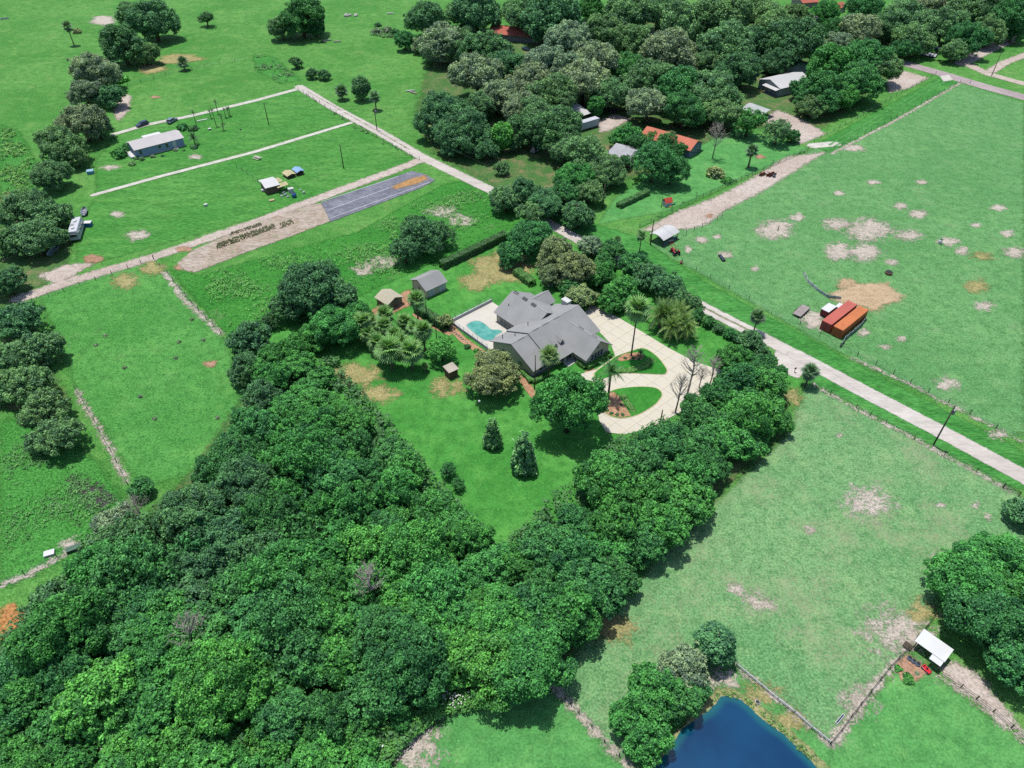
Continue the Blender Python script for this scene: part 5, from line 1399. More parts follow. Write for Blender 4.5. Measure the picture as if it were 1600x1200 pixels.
crate((78, 866), 'small white crate frame by the wood corner fence', (1.6, 1.1, 0.4), m_trim, m_white, ang=0.4)

# ------------------------------------------------------------------ houses and sheds outside the lot
m_bluewall = M('pale_blue_siding', C(166, 192, 222), 0.7, 0.06, 2.0)
m_palemetal = M('pale_metal_roof', C(206, 200, 198), 0.6, 0.05, 0.6, stain=C(188, 176, 168), stain_amt=0.5)
bh, L = simple_house('house', 'long pale blue manufactured house with light low roof', 'house', (215.5, 247.5), (289.4, 228), 8.2, 2.9, 4.0, m_bluewall, m_palemetal, 'x', 0.35)
for t, h_ in ((0.09, 1.4), (0.49, 0.9), (0.64, 1.3)): window(bh, L * t, -0.02, 1.1 if h_ > 1 else 1.5, 0.9, h_, 0)
door(bh, L * 0.80, -0.03, 0.5, 1.0, 2.1, 0, m_white)
q = MB(); q.box(L * .8 - .7, L * .8 + .7, -1.2, -.04, 0, .25); q.box(L * .8 - .6, L * .8 + .6, -.7, -.05, .25, .48); q.build('steps', m_white, bh)
q = MB(); q.box(-0.02, L + .02, -.05, -.005, 0, .35); q.build('skirting', m_trim, bh)
q = MB(); q.box(-2.0, -.02, 1.0, 6.5, 0, .5); q.build('porch_floor', m_white, bh)
for y in (1.1, 3.0, 4.8, 6.4):
    q = MB(); q.box(-1.95, -1.85, y - .05, y + .05, .5, 1.4); q.build('porch_post', m_white, bh)
q = MB(); q.box(-1.95, -1.85, 1.05, 6.45, 1.4, 1.48); q.build('porch_rail', m_white, bh)
q = MB(); q.slab([(L * .34, 8.3, 3.0), (L * .72, 8.3, 3.0), (L * .72, 11.4, 2.6), (L * .34, 11.4, 2.6)], .1); q.build('rear_porch_roof', m_white, bh)
for x in (L * .36, L * .53, L * .70):
    q = MB(); q.box(x - .06, x + .06, 11.2, 11.32, 0, 2.55); q.build('porch_column', m_white, bh)
window(bh, -.02, 2.5, 1.3, .9, 1.1, -math.pi / 2)

m_redroof = M('red_tile_roof', C(206, 112, 92), 0.85, 0.15, 1.2, 0.3, stain=C(190, 140, 116), stain_amt=0.5)
m_orangeroof = M('orange_shingle_roof', C(224, 130, 102), 0.85, 0.12, 1.2, 0.3, stain=C(214, 150, 110), stain_amt=0.5)
m_tanwall = M('tan_block_wall', C(186, 176, 160), 0.9, 0.1)
rh, L = simple_house('house', 'long low house with faded red roof deep in the woods', 'house', (764, 62), (842, 68), 12, 3.0, 5.0, M('grey_brown_wall', C(150, 146, 150), 0.9, 0.1), m_redroof, 'x', 0.8)
for t in (.35, .55, .75, .92): window(rh, L * t, -.02, 1.1, 1.3, 1.2, 0)
q = MB(); q.box(L * .5, L * .5 + 1.0, 8.0, 9.0, 3.0, 6.2); q.build('chimney', m_tanwall, rh)
oh, L = simple_house('house', 'orange-roofed house half hidden by the leafy tree', 'house', (1000, 224), (1076, 247), 8.5, 2.8, 4.6, M('blue_grey_wall', C(120, 140, 160), 0.8, 0.1), m_orangeroof, 'x', 0.5)
for t in (.2, .5, .8): window(oh, L * t, -.02, 1.0, 1.2, 1.2, 0)
for y in (2.4, 5.6): window(oh, L + .02, y, .6, 1.4, 1.8, math.pi / 2)
gh, L = simple_house('outbuilding', 'grey-white roofed building behind the leafy neighbour tree', 'building', (950, 250), (984, 262), 9.0, 2.6, 4.2, m_tanwall, M('weathered_pale_roof', C(196, 196, 200), 0.8, 0.15, 1.0, stain=C(150, 150, 150), stain_amt=0.6), 'x', 0.6)
for t in (.25, .7): window(gh, L * t, -.02, 1.0, 1.1, 1.1, 0)
m_whitemetal = M('white_metal_roof', C(226, 224, 222), 0.5, 0.05, 0.6)
o, ang, L = frame_from((895, 197), (921, 188))
wb = thing('open_barn', 'white sloping-roof barn beside the long white trailer', 'barn', o, ang)
q = MB(); q.slab([(-.4, -.4, 2.8), (L + .4, -.4, 2.8), (L + .4, 9.4, 4.6), (-.4, 9.4, 4.6)], .12); q.build('roof', m_whitemetal, wb)
q = MB(); q.box(0, L, 8.8, 9.0, 0, 4.3); q.box(0, .15, 0, 8.8, 0, 2.7); q.build('wall', m_white, wb)
for x in (.2, L / 2, L - .2):
    q = MB(); q.box(x - .1, x + .1, .1, .3, 0, 2.68); q.build('post', m_pole, wb)
o, ang, L = frame_from((903, 208), (936, 198))
wt = thing('box_trailer', 'long white box trailer parked in front of the sloping barn', 'trailer', o, ang)
q = MB(); q.box(0, L, 0, 2.5, .6, 3.2); q.build('body', m_rv, wt, bevel=.08)
q = MB(); q.box(.3, L - .3, .2, 2.3, .35, .6); q.build('chassis', m_black, wt)
for x in (L * .7, L * .7 + 1): wheel(wt, x, .2, .4); wheel(wt, x, 2.3, .4)
m_greenwall = M('pale_grey_green_siding', C(190, 206, 206), 0.7, 0.06, 2.0)
nh, L = simple_house('house', 'pale house with white metal roof and front porch by the big oak', 'house', (1184, 137), (1216, 151), 17, 3.2, 4.9, m_greenwall, m_whitemetal, 'y', 0.5)
window(nh, L * .2, -.02, 1.2, 1.0, 1.1, 0); window(nh, L * .75, -.02, 1.0, 1.0, 1.5, 0)
door(nh, L * .55, -.03, .2, 1.0, 2.1, 0, m_white)
q = MB(); q.box(L * .4, L, -2.2, -.02, 0, .2); q.build('porch_floor', m_metal_grey, nh)
for x in (L * .42, L - .1):
    q = MB(); q.box(x - .08, x + .08, -2.1, -1.94, .2, 2.9); q.build('porch_post', m_pole, nh)
q = MB(); q.slab([(L * .35, -2.5, 2.75), (L + .3, -2.5, 2.75), (L + .3, -.03, 3.1), (L * .35, -.03, 3.1)], .08); q.build('porch_roof', m_whitemetal, nh)
gn, L = simple_house('outbuilding', 'building with pale green metal roof behind the white-roofed house', 'building', (1226, 118), (1258, 121), 9.0, 3.0, 4.6, m_greenwall, M('pale_green_metal_roof', C(128, 180, 146), 0.6, 0.08), 'y', 0.5)
window(gn, L * .3, -.02, 1.2, 1.0, 1.0, 0); door(gn, L * .7, -.03, .1, 1.0, 2.1, 0, m_white)
h1, L = simple_house('house', 'far house with faded red roof at the top edge of the woods', 'house', (1252, 14), (1276, 12), 10, 3.0, 5.0, m_tanwall, m_redroof, 'x', 0.6)
for t in (.25, .7): window(h1, L * t, -.02, 1.0, 1.2, 1.2, 0)
h2, L = simple_house('outbuilding', 'small red-roofed building among the far trees', 'building', (1306, 22), (1320, 18), 6, 2.6, 4.0, m_tanwall, m_redroof, 'x', 0.4)
window(h2, L * .5, -.02, 1.0, 1.0, 1.0, 0)
h3, L = simple_house('outbuilding', 'white-roofed building in the clearing of the far woods', 'building', (1257, 46), (1283, 40), 7, 2.6, 3.4, m_tanwall, m_whitemetal, 'x', 0.4)
door(h3, L * .5, -.03, .05, 1.0, 2.0, 0, m_white)

def arch_shelter(name, label, cat, p0, p1, depth, h, rise, roofmat, postmat, back=None):
    o, ang, L = frame_from(p0, p1)
    root = thing(name, label, cat, o, ang)
    n = 7
    q = MB()
    for k in range(n):
        a0, a1 = k / n, (k + 1) / n
        z0, z1 = h + rise * math.sin(math.pi * a0), h + rise * math.sin(math.pi * a1)
        q.slab([(-.3, -.3 + (depth + .6) * a0, z0), (L + .3, -.3 + (depth + .6) * a0, z0), (L + .3, -.3 + (depth + .6) * a1, z1), (-.3, -.3 + (depth + .6) * a1, z1)], .06)
    q.build('roof', roofmat, root)
    for x in (0.05, L / 2, L - .05):
        for y in (0.05, depth - .05):
            q = MB(); q.box(x - .06, x + .06, y - .06, y + .06, 0, h); q.build('post', postmat, root)
    if back is not None:
        q = MB(); q.box(0.1, L - .1, 0.0, .06, .02, h * .5); q.build('side_panel', back, root)
    return root
arch_shelter('animal_shelter', 'curved white roof shelter with dark floor at the pasture corner', 'shelter', (1035, 386), (1058, 373), 4.6, 2.2, 0.9, m_whitemetal, m_pole, M('blue_grey_panel', C(96, 116, 138), 0.6))
arch_shelter('carport', 'low grey arched carport beside the sandy yard', 'carport', (1159, 178), (1189, 189), 7.0, 1.8, 1.4, M('grey_tarp_roof', C(196, 200, 198), 0.7, 0.1), m_metal_grey)
# small yard structures on the lower plot
sh, L = simple_house('plot_shed', 'small brown shed with bright white roof on the lower plot', 'shed', (418, 304), (437, 299), 5.6, 2.3, 2.9, m_board, m_whitemetal, 'x', 0.5)
door(sh, L * .3, -.03, 0, 1.0, 1.9, 0, m_board)
def canopy(pts, z, label, mat, name='tarp_canopy', sag=0.5):
    g_ = [G(x, y, z) for x, y in pts]
    c = sum(g_, Vector()) / len(g_)
    root = thing(name, label, 'canopy', (c.x, c.y, 0))
    k = 7; q = MB()
    for i in range(k):
        for j in range(k):
            def P(u, v):
                p = g_[0].lerp(g_[1], u).lerp(g_[3].lerp(g_[2], u), v) - Vector((c.x, c.y, 0))
                p.z = z - sag * math.sin(math.pi * u) * math.sin(math.pi * v) * (0.5 + 0.5 * math.cos(u * 9))
                return p
            q.slab([P(i / k, j / k), P((i + 1) / k, j / k), P((i + 1) / k, (j + 1) / k), P(i / k, (j + 1) / k)], .02)
    q.build('cloth', mat, root)
    for p in g_:
        q = MB(); q.tube([(p.x - c.x, p.y - c.y, 0), (p.x - c.x, p.y - c.y, z)], .05, 6); q.build('post', m_pole, root)
    return root
m_tarp = M('tan_canvas', C(208, 196, 150), 0.8, 0.12)
canopy([(431, 288), (446, 283), (451, 288), (434, 294)], 2.0, 'nearer tan tarp stretched beside the brown plot shed', m_tarp)
canopy([(424, 281), (434, 277), (442, 282), (432, 286)], 2.3, 'farther tan tarp stretched beside the brown plot shed', m_tarp)
def coop(p0, p1, d, h, label, roof):
    root, L = simple_house('coop', label, 'coop', p0, p1, d, h, h + .4, m_board, roof, 'y', 0.25)
    q = MB(); q.box(.2, L - .2, -.03, -.005, .3, h - .3); q.build('screen', m_black, root)
coop((450, 280), (462, 276), 3.0, 1.0, 'tan-roofed coop between the shed canopies and the blue-roofed coop', m_tarp)
coop((465, 275), (475, 272), 3.0, 1.2, 'small coop with pale blue roof on the lower plot', M('pale_blue_roof', C(150, 190, 232), 0.6, 0.08))
def drum(p, label, mat, r=.35, h=.9, name='barrel', cat='barrel', group=None):
    c = G(*p); root = thing(name, label, cat, c, 0, group)
    q = MB(); q.tube([(0, 0, 0), (0, 0, h * .3), (0, 0, h * .34), (0, 0, h * .66), (0, 0, h * .7), (0, 0, h)], [r, r, r * 1.06, r * 1.06, r, r * .97], 14); q.build('body', mat, root, smooth=True)
    q = MB(); q.tube([(0, 0, h), (0, 0, h + .03)], r * .85, 14); q.build('lid', m_black, root)
    return root
drum((460, 308), 'blue barrel beside the plot shed clutter', m_blue, .7, 1.4)
crate((455, 300), 'white discarded appliance beside the blue barrel', (1.6, 1.2, 1.2), m_white, m_trim, 'appliance', 'appliance')
crate((425, 314), 'orange and tan toy on the grass before the plot shed', (1.4, 0.9, 0.3), M('orange_plastic', C(226, 140, 84), 0.6), m_tarp, 'toy', 'toy', 0.5)
crate((412, 299), 'pale steps leaning on the side of the plot shed', (1.2, 1.0, 0.6), m_trim, m_trim, 'steps', 'steps', 0.5)
for k, (x, y) in enumerate([(440, 307), (446, 305), (443, 302), (470, 298), (475, 302), (450, 308)]):
    crate((x, y), 'scrap of pale junk, ' + ORD[k + 1] + ' in the litter beside the blue barrel', (random.uniform(.5, 1.0), random.uniform(.3, .6), random.uniform(.2, .5)), m_trim, m_metal_grey, 'junk_piece', 'junk', random.uniform(0, 3))
# picnic table
c, ang = rot_frame((396, 246), (409, 251))
pt = thing('picnic_table', 'pale wooden picnic table beside the lower shell path', 'table', (c.x, c.y, 0), ang)
m_palewood = M('pale_wood', C(210, 204, 186), 0.8, 0.12)
for k in range(5):
    q = MB(); q.box(-1.5, 1.5, -.42 + k * .17, -.42 + k * .17 + .15, .72, .77); q.build('plank', m_palewood, pt)
for s in (-1, 1):
    q = MB(); q.box(-1.5, 1.5, s * .85 - .15, s * .85 + .15, .42, .47); q.build('bench_seat', m_palewood, pt)
    q = MB(); q.box(s * 1.1 - .04, s * 1.1 + .04, -.85, .85, .36, .42); q.tube([(s * 1.1, -.65, 0), (s * 1.1, -.25, .72)], .05, 6); q.tube([(s * 1.1, .65, 0), (s * 1.1, .25, .72)], .05, 6); q.build('leg', m_palewood, pt)

# ------------------------------------------------------------------ nursery strip
def crop_n(pts): return [(270 + x / 3.72, 250 + y / 3.72) for x, y in pts]
m_cloth = ground_mat('black_weed_cloth', C(126, 128, 140), C(150, 152, 162), fine_amt=0.35, rag=2.0, bump=0.15, streak=rad(42), tuft=C(100, 102, 120), tuft_amt=0.6, blotch=0.15, dry=C(176, 176, 182), dry_amt=0.5, dry_scale=0.3)
m_oldcloth = ground_mat('worn_sandy_cloth', C(184, 164, 144), C(206, 192, 178), fine_amt=0.4, rag=3.5, bump=0.2, streak=rad(42), blotch=0.12, tuft=C(164, 140, 112), tuft_amt=0.7, dry=C(112, 150, 92), dry_amt=0.5, dry_scale=0.25)
m_seam = M('white_seam', C(220, 222, 226), 0.8, 0.1)
sheet('nursery_ground', crop_n([(60, 640), (30, 600), (110, 530), (330, 430), (620, 320), (780, 265), (870, 250), (930, 350), (700, 440), (420, 540), (130, 655)]), m_oldcloth, Z4 + .01, 0.7, 0.5)
wc = sheet('weed_cloth', crop_n([(860, 252), (1100, 165), (1390, 65), (1470, 85), (1525, 120), (1450, 160), (1200, 255), (915, 362), (890, 300)]), m_cloth, Z4 + .03, 0.5, 0.25)
sheet('rust_stain', crop_n([(1270, 160), (1370, 115), (1470, 92), (1480, 115), (1400, 145), (1300, 170)]), ground_mat('ochre_stain', C(196, 150, 96), C(212, 166, 112), rag=6.0), Z4 + .045, 0.5, 0.6)
for a, b in (((862, 245), (1310, 98)), ((905, 292), (1455, 92)), ((915, 340), (1490, 132))):
    A, B = [G(*p) for p in crop_n([a, b])]
    d = (B - A).normalized(); s = Vector((-d.y, d.x, 0)) * .10
    q = MB()
    for t in range(20):
        u0, u1 = t / 20, (t + 1) / 20
        w0, w1 = random.uniform(-.06, .06), random.uniform(-.06, .06)
        q.poly([A.lerp(B, u0) - s + Vector((0, 0, Z4 + .055)), A.lerp(B, u1) - s + Vector((0, 0, Z4 + .055)), A.lerp(B, u1) + s + Vector((0, 0, Z4 + .055)), A.lerp(B, u0) + s + Vector((0, 0, Z4 + .055))])
    q.build('seam', m_seam, wc)
pots = MB(); m_pot = m_black; plants = []
for (A, B, C_, D), nx, ny in ((crop_n([(250, 525), (600, 400), (585, 372), (262, 488)]), 56, 6), (crop_n([(330, 445), (520, 382), (510, 368), (335, 425)]), 30, 3), (crop_n([(620, 405), (705, 372), (695, 345), (625, 372)]), 12, 5)):
    a, b, c, d = [G(*p) for p in (A, B, C_, D)]
    for i in range(nx):
        for j in range(ny):
            if random.random() < .32: continue
            p = a.lerp(b, (i + .5) / nx).lerp(d.lerp(c, (i + .5) / nx), (j + .5) / ny)
            pots.tube([(p.x, p.y, .08), (p.x, p.y, .36)], [.10, .13], 6)
            plants.append((p.x, p.y, .42))
tag(pots.build('nursery_pots', M('brown_pot', C(96, 84, 76), 0.8)), 'rows of black plant pots on the worn sandy cloth', 'pots', kind='stuff')
P = np.repeat(np.array(plants), 4, axis=0) + RNG.normal(0, .09, (len(plants) * 4, 3))
o = link('nursery_seedlings', leaf_mesh('seedlings', P, unit(len(P), RNG) + [0, 0, .8], np.full(len(P), .13), RNG.uniform(.2, .8, len(P)), RNG, m_leaf)); o.color = (.11, .17, .06, 1)
tag(o, 'small seedlings growing in the rows of pots', 'seedlings', kind='stuff')

# ------------------------------------------------------------------ pasture things
def corrugated_box(root, W, L, Hh, mat, door_mat):
    q = MB()
    n = 40
    for side in (0, W):
        s = -1 if side == 0 else 1
        for k in range(n):
            if k % 2: continue
            y0 = .2 + (L - .4) * k / n; y1 = .2 + (L - .4) * (k + 1) / n
            q.box(min(side, side + s * .04), max(side, side + s * .04), y0, y1, .2, Hh - .2)
    q.build('corrugation', mat, root)
    q = MB(); q.box(0, W, 0, L, .12, Hh); q.build('body', mat, root)
    q = MB()
    for k in range(0, n, 2): q.box(.15, W - .15, .2 + (L - .4) * k / n, .2 + (L - .4) * (k + 1) / n, Hh, Hh + .03)
    q.build('roof_ribs', mat, root)
    for x in (W * .26, W * .74):
        q = MB(); q.box(x - W * .23, x + W * .23, -.06, -.005, .25, Hh - .15); dd = q.build('door', door_mat, root)
        for off in (-.2, .2):
            q = MB(); q.tube([(x + off, -.1, .2), (x + off, -.1, Hh - .1)], .03, 6); q.build('lock_rod', m_metal_grey, dd)
    for x in (.08, W - .08):
        for y in (.08, L - .08):
            q = MB(); q.box(x - .1, x + .1, y - .1, y + .1, .0, Hh + .04); q.build('corner_post', mat, root)
m_redc = M('faded_red_container', C(214, 112, 96), 0.6, 0.1, 0.7, stain=C(190, 92, 76), stain_amt=0.5)
m_orgc = M('faded_orange_container', C(226, 134, 78), 0.6, 0.1, 0.7, stain=C(190, 100, 60), stain_amt=0.7)
for p0, p1, mat, dm, lab in (((1280, 514), (1296, 521), m_redc, M('dark_red_door', C(196, 74, 66), 0.6, 0.15), 'faded red shipping container beside the orange one'), ((1297.5, 523), (1312, 531), m_orgc, M('rusty_orange_door', C(214, 104, 44), 0.7, 0.25, 2.0), 'rust-streaked orange shipping container beside the red one')):
    o, ang, L = frame_from(p0, p1)
    ct = thing('shipping_container', lab, 'container', o, A42 - math.pi / 2 + rad(0.5))
    corrugated_box(ct, 2.44, 12.2, 2.6, mat, dm)
o, ang = rot_frame((1286, 494), (1298, 488))
vt = thing('small_truck', 'small red box with white roof tucked behind the red container', 'truck', o, A42)
q = MB(); q.box(-2.0, 1.6, -1, 1, .5, 2.0); q.build('body', M('dark_red_paint', C(150, 52, 64), 0.5), vt, bevel=.06)
q = MB(); q.box(-2.05, 1.65, -1.05, 1.05, 2.0, 2.12); q.build('roof', m_white, vt)
for x in (-1.3, 1.0):
    for s in (-1, 1): wheel(vt, x, s * .9)
crate((1311, 484), 'white domed tank behind the red container', (2.2, 1.6, 1.1), m_white, m_white, 'water_tank', 'tank', A42)
c, ang = rot_frame((1244, 495), (1258, 482))
ft = thing('flatbed_trailer', 'low flatbed trailer with weathered plank deck near the containers', 'trailer', (c.x, c.y, 0), ang)
m_deckw = M('weathered_grey_plank', C(176, 164, 160), 0.9, 0.15, 3.0)
for k in range(7):
    q = MB(); q.box(-2.6, 2.6, -1.05 + k * .30, -1.05 + k * .30 + .28, .62, .68); q.build('plank', m_deckw, ft)
q = MB(); q.box(-2.65, 2.65, -1.1, -1.06, .5, .7); q.box(-2.65, 2.65, 1.06, 1.1, .5, .7); q.tube([(2.6, 0, .55), (3.8, 0, .5)], .06, 6); q.build('frame', m_black, ft)
for x in (-.5, .4):
    for s in (-1, 1): wheel(ft, x, s * 1.2, .32)

def panel_wall(name, label, pts, h, mat, seg=1.4, wob=.06, cat='fence'):
    line = [G(*p) for p in pts]
    root = thing(name, label, cat, line[0])
    o0 = line[0]
    k = 0
    for a, b in zip(line[:-1], line[1:]):
        n = max(1, round((b - a).length / seg))
        for i in range(n):
            p, q_ = a.lerp(b, i / n) - o0, a.lerp(b, (i + .97) / n) - o0
            d = (q_ - p).normalized(); s = Vector((-d.y, d.x, 0)) * .04
            hh = h * random.uniform(.9, 1.06); tilt = s.normalized() * random.uniform(-wob, wob)
            q = MB(); q.add([p - s, q_ - s, q_ + s, p + s, p - s + tilt + Vector((0, 0, hh)), q_ - s + tilt + Vector((0, 0, hh)), q_ + s + tilt + Vector((0, 0, hh)), p + s + tilt + Vector((0, 0, hh))], [(3, 2, 1, 0), (4, 5, 6, 7), (0, 1, 5, 4), (1, 2, 6, 5), (2, 3, 7, 6), (3, 0, 4, 7)])
            q.build('panel', mat, root)
            q = MB(); q.tube([p, p + Vector((0, 0, h * 1.15))], .05, 6); q.build('post', m_pole, root)
    return root
m_galv = M('galvanised_sheet', C(188, 200, 204), 0.45, 0.12, 1.5, metal=0.3)
panel_wall('sheet_metal_fence', 'curved grey sheet metal fence below the orange container', [(1313, 543), (1320, 531), (1332, 521), (1344, 511), (1353, 499)], 1.2, m_galv)
panel_wall('sheet_metal_fence', 'grey panel fence running behind the containers', [(1255, 428), (1262, 442), (1276, 454), (1292, 465), (1314, 468)], 0.9, M('grey_mesh_panel', C(214, 222, 216), 0.6, 0.1), 1.8)

# tractor
c, ang = rot_frame((1061, 403), (1047, 391))
tr_ = thing('tractor', 'small red tractor with raised loader by the pasture shelter', 'tractor', (c.x, c.y, 0), ang)
m_trac = M('red_tractor_paint', C(176, 58, 56), 0.4, 0.1)
q = MB(); q.box(.1, 1.7, -.38, .38, .6, 1.15); q.build('bonnet', m_trac, tr_, bevel=.06)
q = MB(); q.box(-1.0, 1.5, -.22, .22, .4, .65); q.build('chassis', m_black, tr_)
q = MB(); q.box(-.85, -.35, -.28, .28, .85, .95); q.box(-.9, -.8, -.28, .28, .95, 1.4); q.build('seat', m_black, tr_)
for s in (-1, 1):
    wheel(tr_, -.75, s * .75, .62, .36); wheel(tr_, 1.25, s * .62, .36, .24)
    q = MB(); q.box(-1.2, -.2, s * .75 - .22, s * .75 + .22, 1.2, 1.3); q.build('fender', m_trac, tr_)
    q = MB(); q.tube([(.0, s * .45, .9), (.9, s * .45, 1.9), (2.2, s * .45, 2.6)], .08, 6); q.build('loader_arm', m_trac, tr_)
q = MB(); q.box(2.1, 2.7, -.8, .8, 2.3, 2.9); q.build('bucket', m_black, tr_)
q = MB(); q.tube([(-.95, -.35, 1.3), (-.95, -.35, 2.2), (-.95, .35, 2.2), (-.95, .35, 1.3)], .04, 6); q.build('roll_bar', m_black, tr_)
q = MB(); q.tube([(.0, 0, 1.1), (-.2, 0, 1.35)], .03, 6); q.tube([(-.2, 0, 1.35), (-.22, 0, 1.38)], .18, 10); q.build('steering_wheel', m_black, tr_)
def trough(p0, p1, label, mat, W=.8, h=.5):
    c, ang = rot_frame(p0, p1); L = (G(*p0) - G(*p1)).length
    root = thing('trough', label, 'trough', (c.x, c.y, 0), ang)
    q = MB(); t = .06
    q.box(-L / 2, L / 2, -W / 2, -W / 2 + t, 0, h); q.box(-L / 2, L / 2, W / 2 - t, W / 2, 0, h); q.box(-L / 2, -L / 2 + t, -W / 2 + t, W / 2 - t, 0, h); q.box(L / 2 - t, L / 2, -W / 2 + t, W / 2 - t, 0, h); q.build('body', mat, root)
    q = MB(); q.box(-L / 2 + t, L / 2 - t, -W / 2 + t, W / 2 - t, .05, h * .7); q.build('water', M('dark_water', C(60, 76, 90), 0.1, spec=.5), root)
trough((1124, 400), (1131, 409), 'black feed trough in the open pasture', m_black)
trough((1306, 1131), (1318, 1117), 'long white trough board beside the fence corner near the pond', m_white, .35, .25)
trough((1, 31), (14, 29), 'pale trough at the edge of the far corner pasture', m_trim, 1.0, .6)
drum((1468, 381), 'white mineral feeder standing beside a bare patch in the pasture', m_white, .45, 1.3, 'feeder', 'feeder')
drum((1388, 428), 'dark ring feeder alone in the pasture above the sandy patch', M('rust_brown_metal', C(120, 84, 66), 0.8, 0.2), .9, .7, 'ring_feeder', 'feeder')
post_only((1215, 361), (1216, 352), 'single black post on the pale bare patch', 0.12, m_black, 'post', 'post')
drum((1064, 412), 'small red and white marker drum beside the tractor', M('red_white_plastic', C(222, 130, 120), 0.6), .35, .8, 'marker_drum', 'drum')
# stones and logs in the far pasture
rp = thing('rock_pile', 'pale rock pile in the far pasture beyond the lane', 'rocks', G(548, 25))
for k in range(9):
    q = MB(); r_ = random.uniform(.6, 1.3); q.tube([(0, 0, 0), (0, 0, r_ * .5), (.1, 0, r_ * .9), (0, .1, r_ * 1.1)], [r_, r_ * 1.1, r_ * .7, r_ * .2], 7)
    q.build('rock', M('pale_rock', C(206, 204, 196), .9, .15), rp, (random.uniform(-2.6, 2.6), random.uniform(-1.6, 1.6), 0), (0, 0, k))
for k, (x, y, a_, m_) in enumerate([(505, 67, -.4, m_black), (527, 66, .2, m_deadwood), (512, 64, .5, m_deadwood), (646, 146, -.6, m_deadwood), (642, 143, .3, m_trim), (610, 22, .1, m_trim)]):
    q = MB(); q.tube([(-1.8, 0, .3), (0, .1, .34), (1.8, 0, .3)], [.3, .33, .22], 8)
    tag(q.build('fallen_log', m_, None, G(x, y), (0, 0, a_)), ['dark log lying in the far pasture before the scrub', 'pale log lying beyond the dark log in the far pasture', 'bleached log beside the dark log in the far pasture', 'bleached log in the pasture below the pale oaks', 'white scrap lying by the bleached log below the pale oaks', 'white scrap in the far pasture by the oaks'][k], 'log')
# playhouse
c = G(1042, 321)
ph = thing('playhouse', 'white toy playhouse with red roof and slide on the neighbouring lawn', 'playhouse', c, rad(20))
q = MB(); q.box(-1.1, 1.1, -.9, .9, .0, 1.5); q.build('wall', m_white, ph)
q = MB(); gable_roof(q, -1.1, 1.1, -.9, .9, 1.5, 2.5, 'x', .2, .2, .08); q.build('roof', M('bright_red_plastic', C(232, 92, 70), 0.5), ph)
q = MB(); q.box(-.3, .3, -.93, -.9, 0, 1.1); q.build('door', M('pale_blue_plastic', C(170, 214, 236), 0.5), ph)
q = MB(); q.slab([(1.1, -.3, 1.2), (2.9, -.3, .15), (2.9, .3, .15), (1.1, .3, 1.2)], .06); q.build('slide', m_blue, ph)
q = MB(); q.box(-.2, .9, -1.5, -1.0, 0, .25); q.build('sandbox', M('yellow_plastic', C(226, 214, 90), 0.5), ph)
post_only((1033, 325), (1033, 306), 'dark pole beside the toy playhouse', .08, m_black, 'post', 'post')
# rusty implements
for p, lab, s in (((1190, 274), 'smaller rusty farm implement against the wire fence', .8), ((1203, 274), 'larger rusty farm implement against the wire fence', 1.15)):
    c = G(*p); root = thing('farm_implement', lab, 'implement', c, rad(35))
    m_r = M('dark_rust', C(122, 70, 48), 0.9, 0.3, 2.0)
    q = MB(); q.box(-1.6 * s, 1.6 * s, -.12, .12, .7, .9); q.box(-1.2 * s, 1.2 * s, -.8 * s, -.65 * s, .6, .75); q.box(-.1, .1, -.8 * s, 1.2 * s, .7, .85); q.build('frame', m_r, root)
    for k in range(5):
        x = (-1.3 + k * .65) * s
        q = MB(); q.tube([(x, -.1, .45), (x, .0, .45)], .45 * s, 12); q.tube([(x + .2, -.75 * s, .4), (x + .2, -.68 * s, .4)], .4 * s, 12); q.build('disc', m_r, root)
drum((1209, 277), 'grey-blue drum next to the rusty implements', M('grey_blue_drum', C(110, 124, 140), 0.5), .5, .9)
# blue truck by the road at the far edge
c, ang = rot_frame((1445, 80), (1465, 84))
bt2 = thing('dump_truck', 'bright blue truck parked under the trees near the asphalt road', 'truck', (c.x, c.y, 0), ang)
q = MB(); q.box(-3.4, 1.2, -1.2, 1.2, 1.0, 3.0); q.build('box_body', M('vivid_blue_paint', C(40, 120, 196), 0.4), bt2, bevel=.08)
q = MB(); q.box(1.4, 3.2, -1.1, 1.1, .8, 2.6); q.build('cab', m_blackcar, bt2, bevel=.15)
q = MB(); q.box(3.0, 3.22, -.95, .95, 1.7, 2.4); q.build('windscreen', m_glass, bt2)
for x in (-2.2, -1.0, 2.3):
    for s in (-1, 1): wheel(bt2, x, s * 1.0, .5, .3)
c = G(1450, 88)
sp = thing('panel_rack', 'rack of pale slanted panels in front of the blue truck', 'rack', c, ang)
for k in range(5):
    q = MB(); q.slab([(-3 + k * 1.3, -1, .5), (-2.0 + k * 1.3, -1, .5), (-2.0 + k * 1.3, 1.2, 1.3), (-3 + k * 1.3, 1.2, 1.3)], .06); q.build('panel', M('pale_grey_panel', C(180, 186, 196), 0.4), sp)
q = MB(); q.box(-3.1, 3.4, -.9, -.8, 0, .45); q.box(-3.1, 3.4, 1.0, 1.1, 0, 1.2); q.build('frame', m_black, sp)

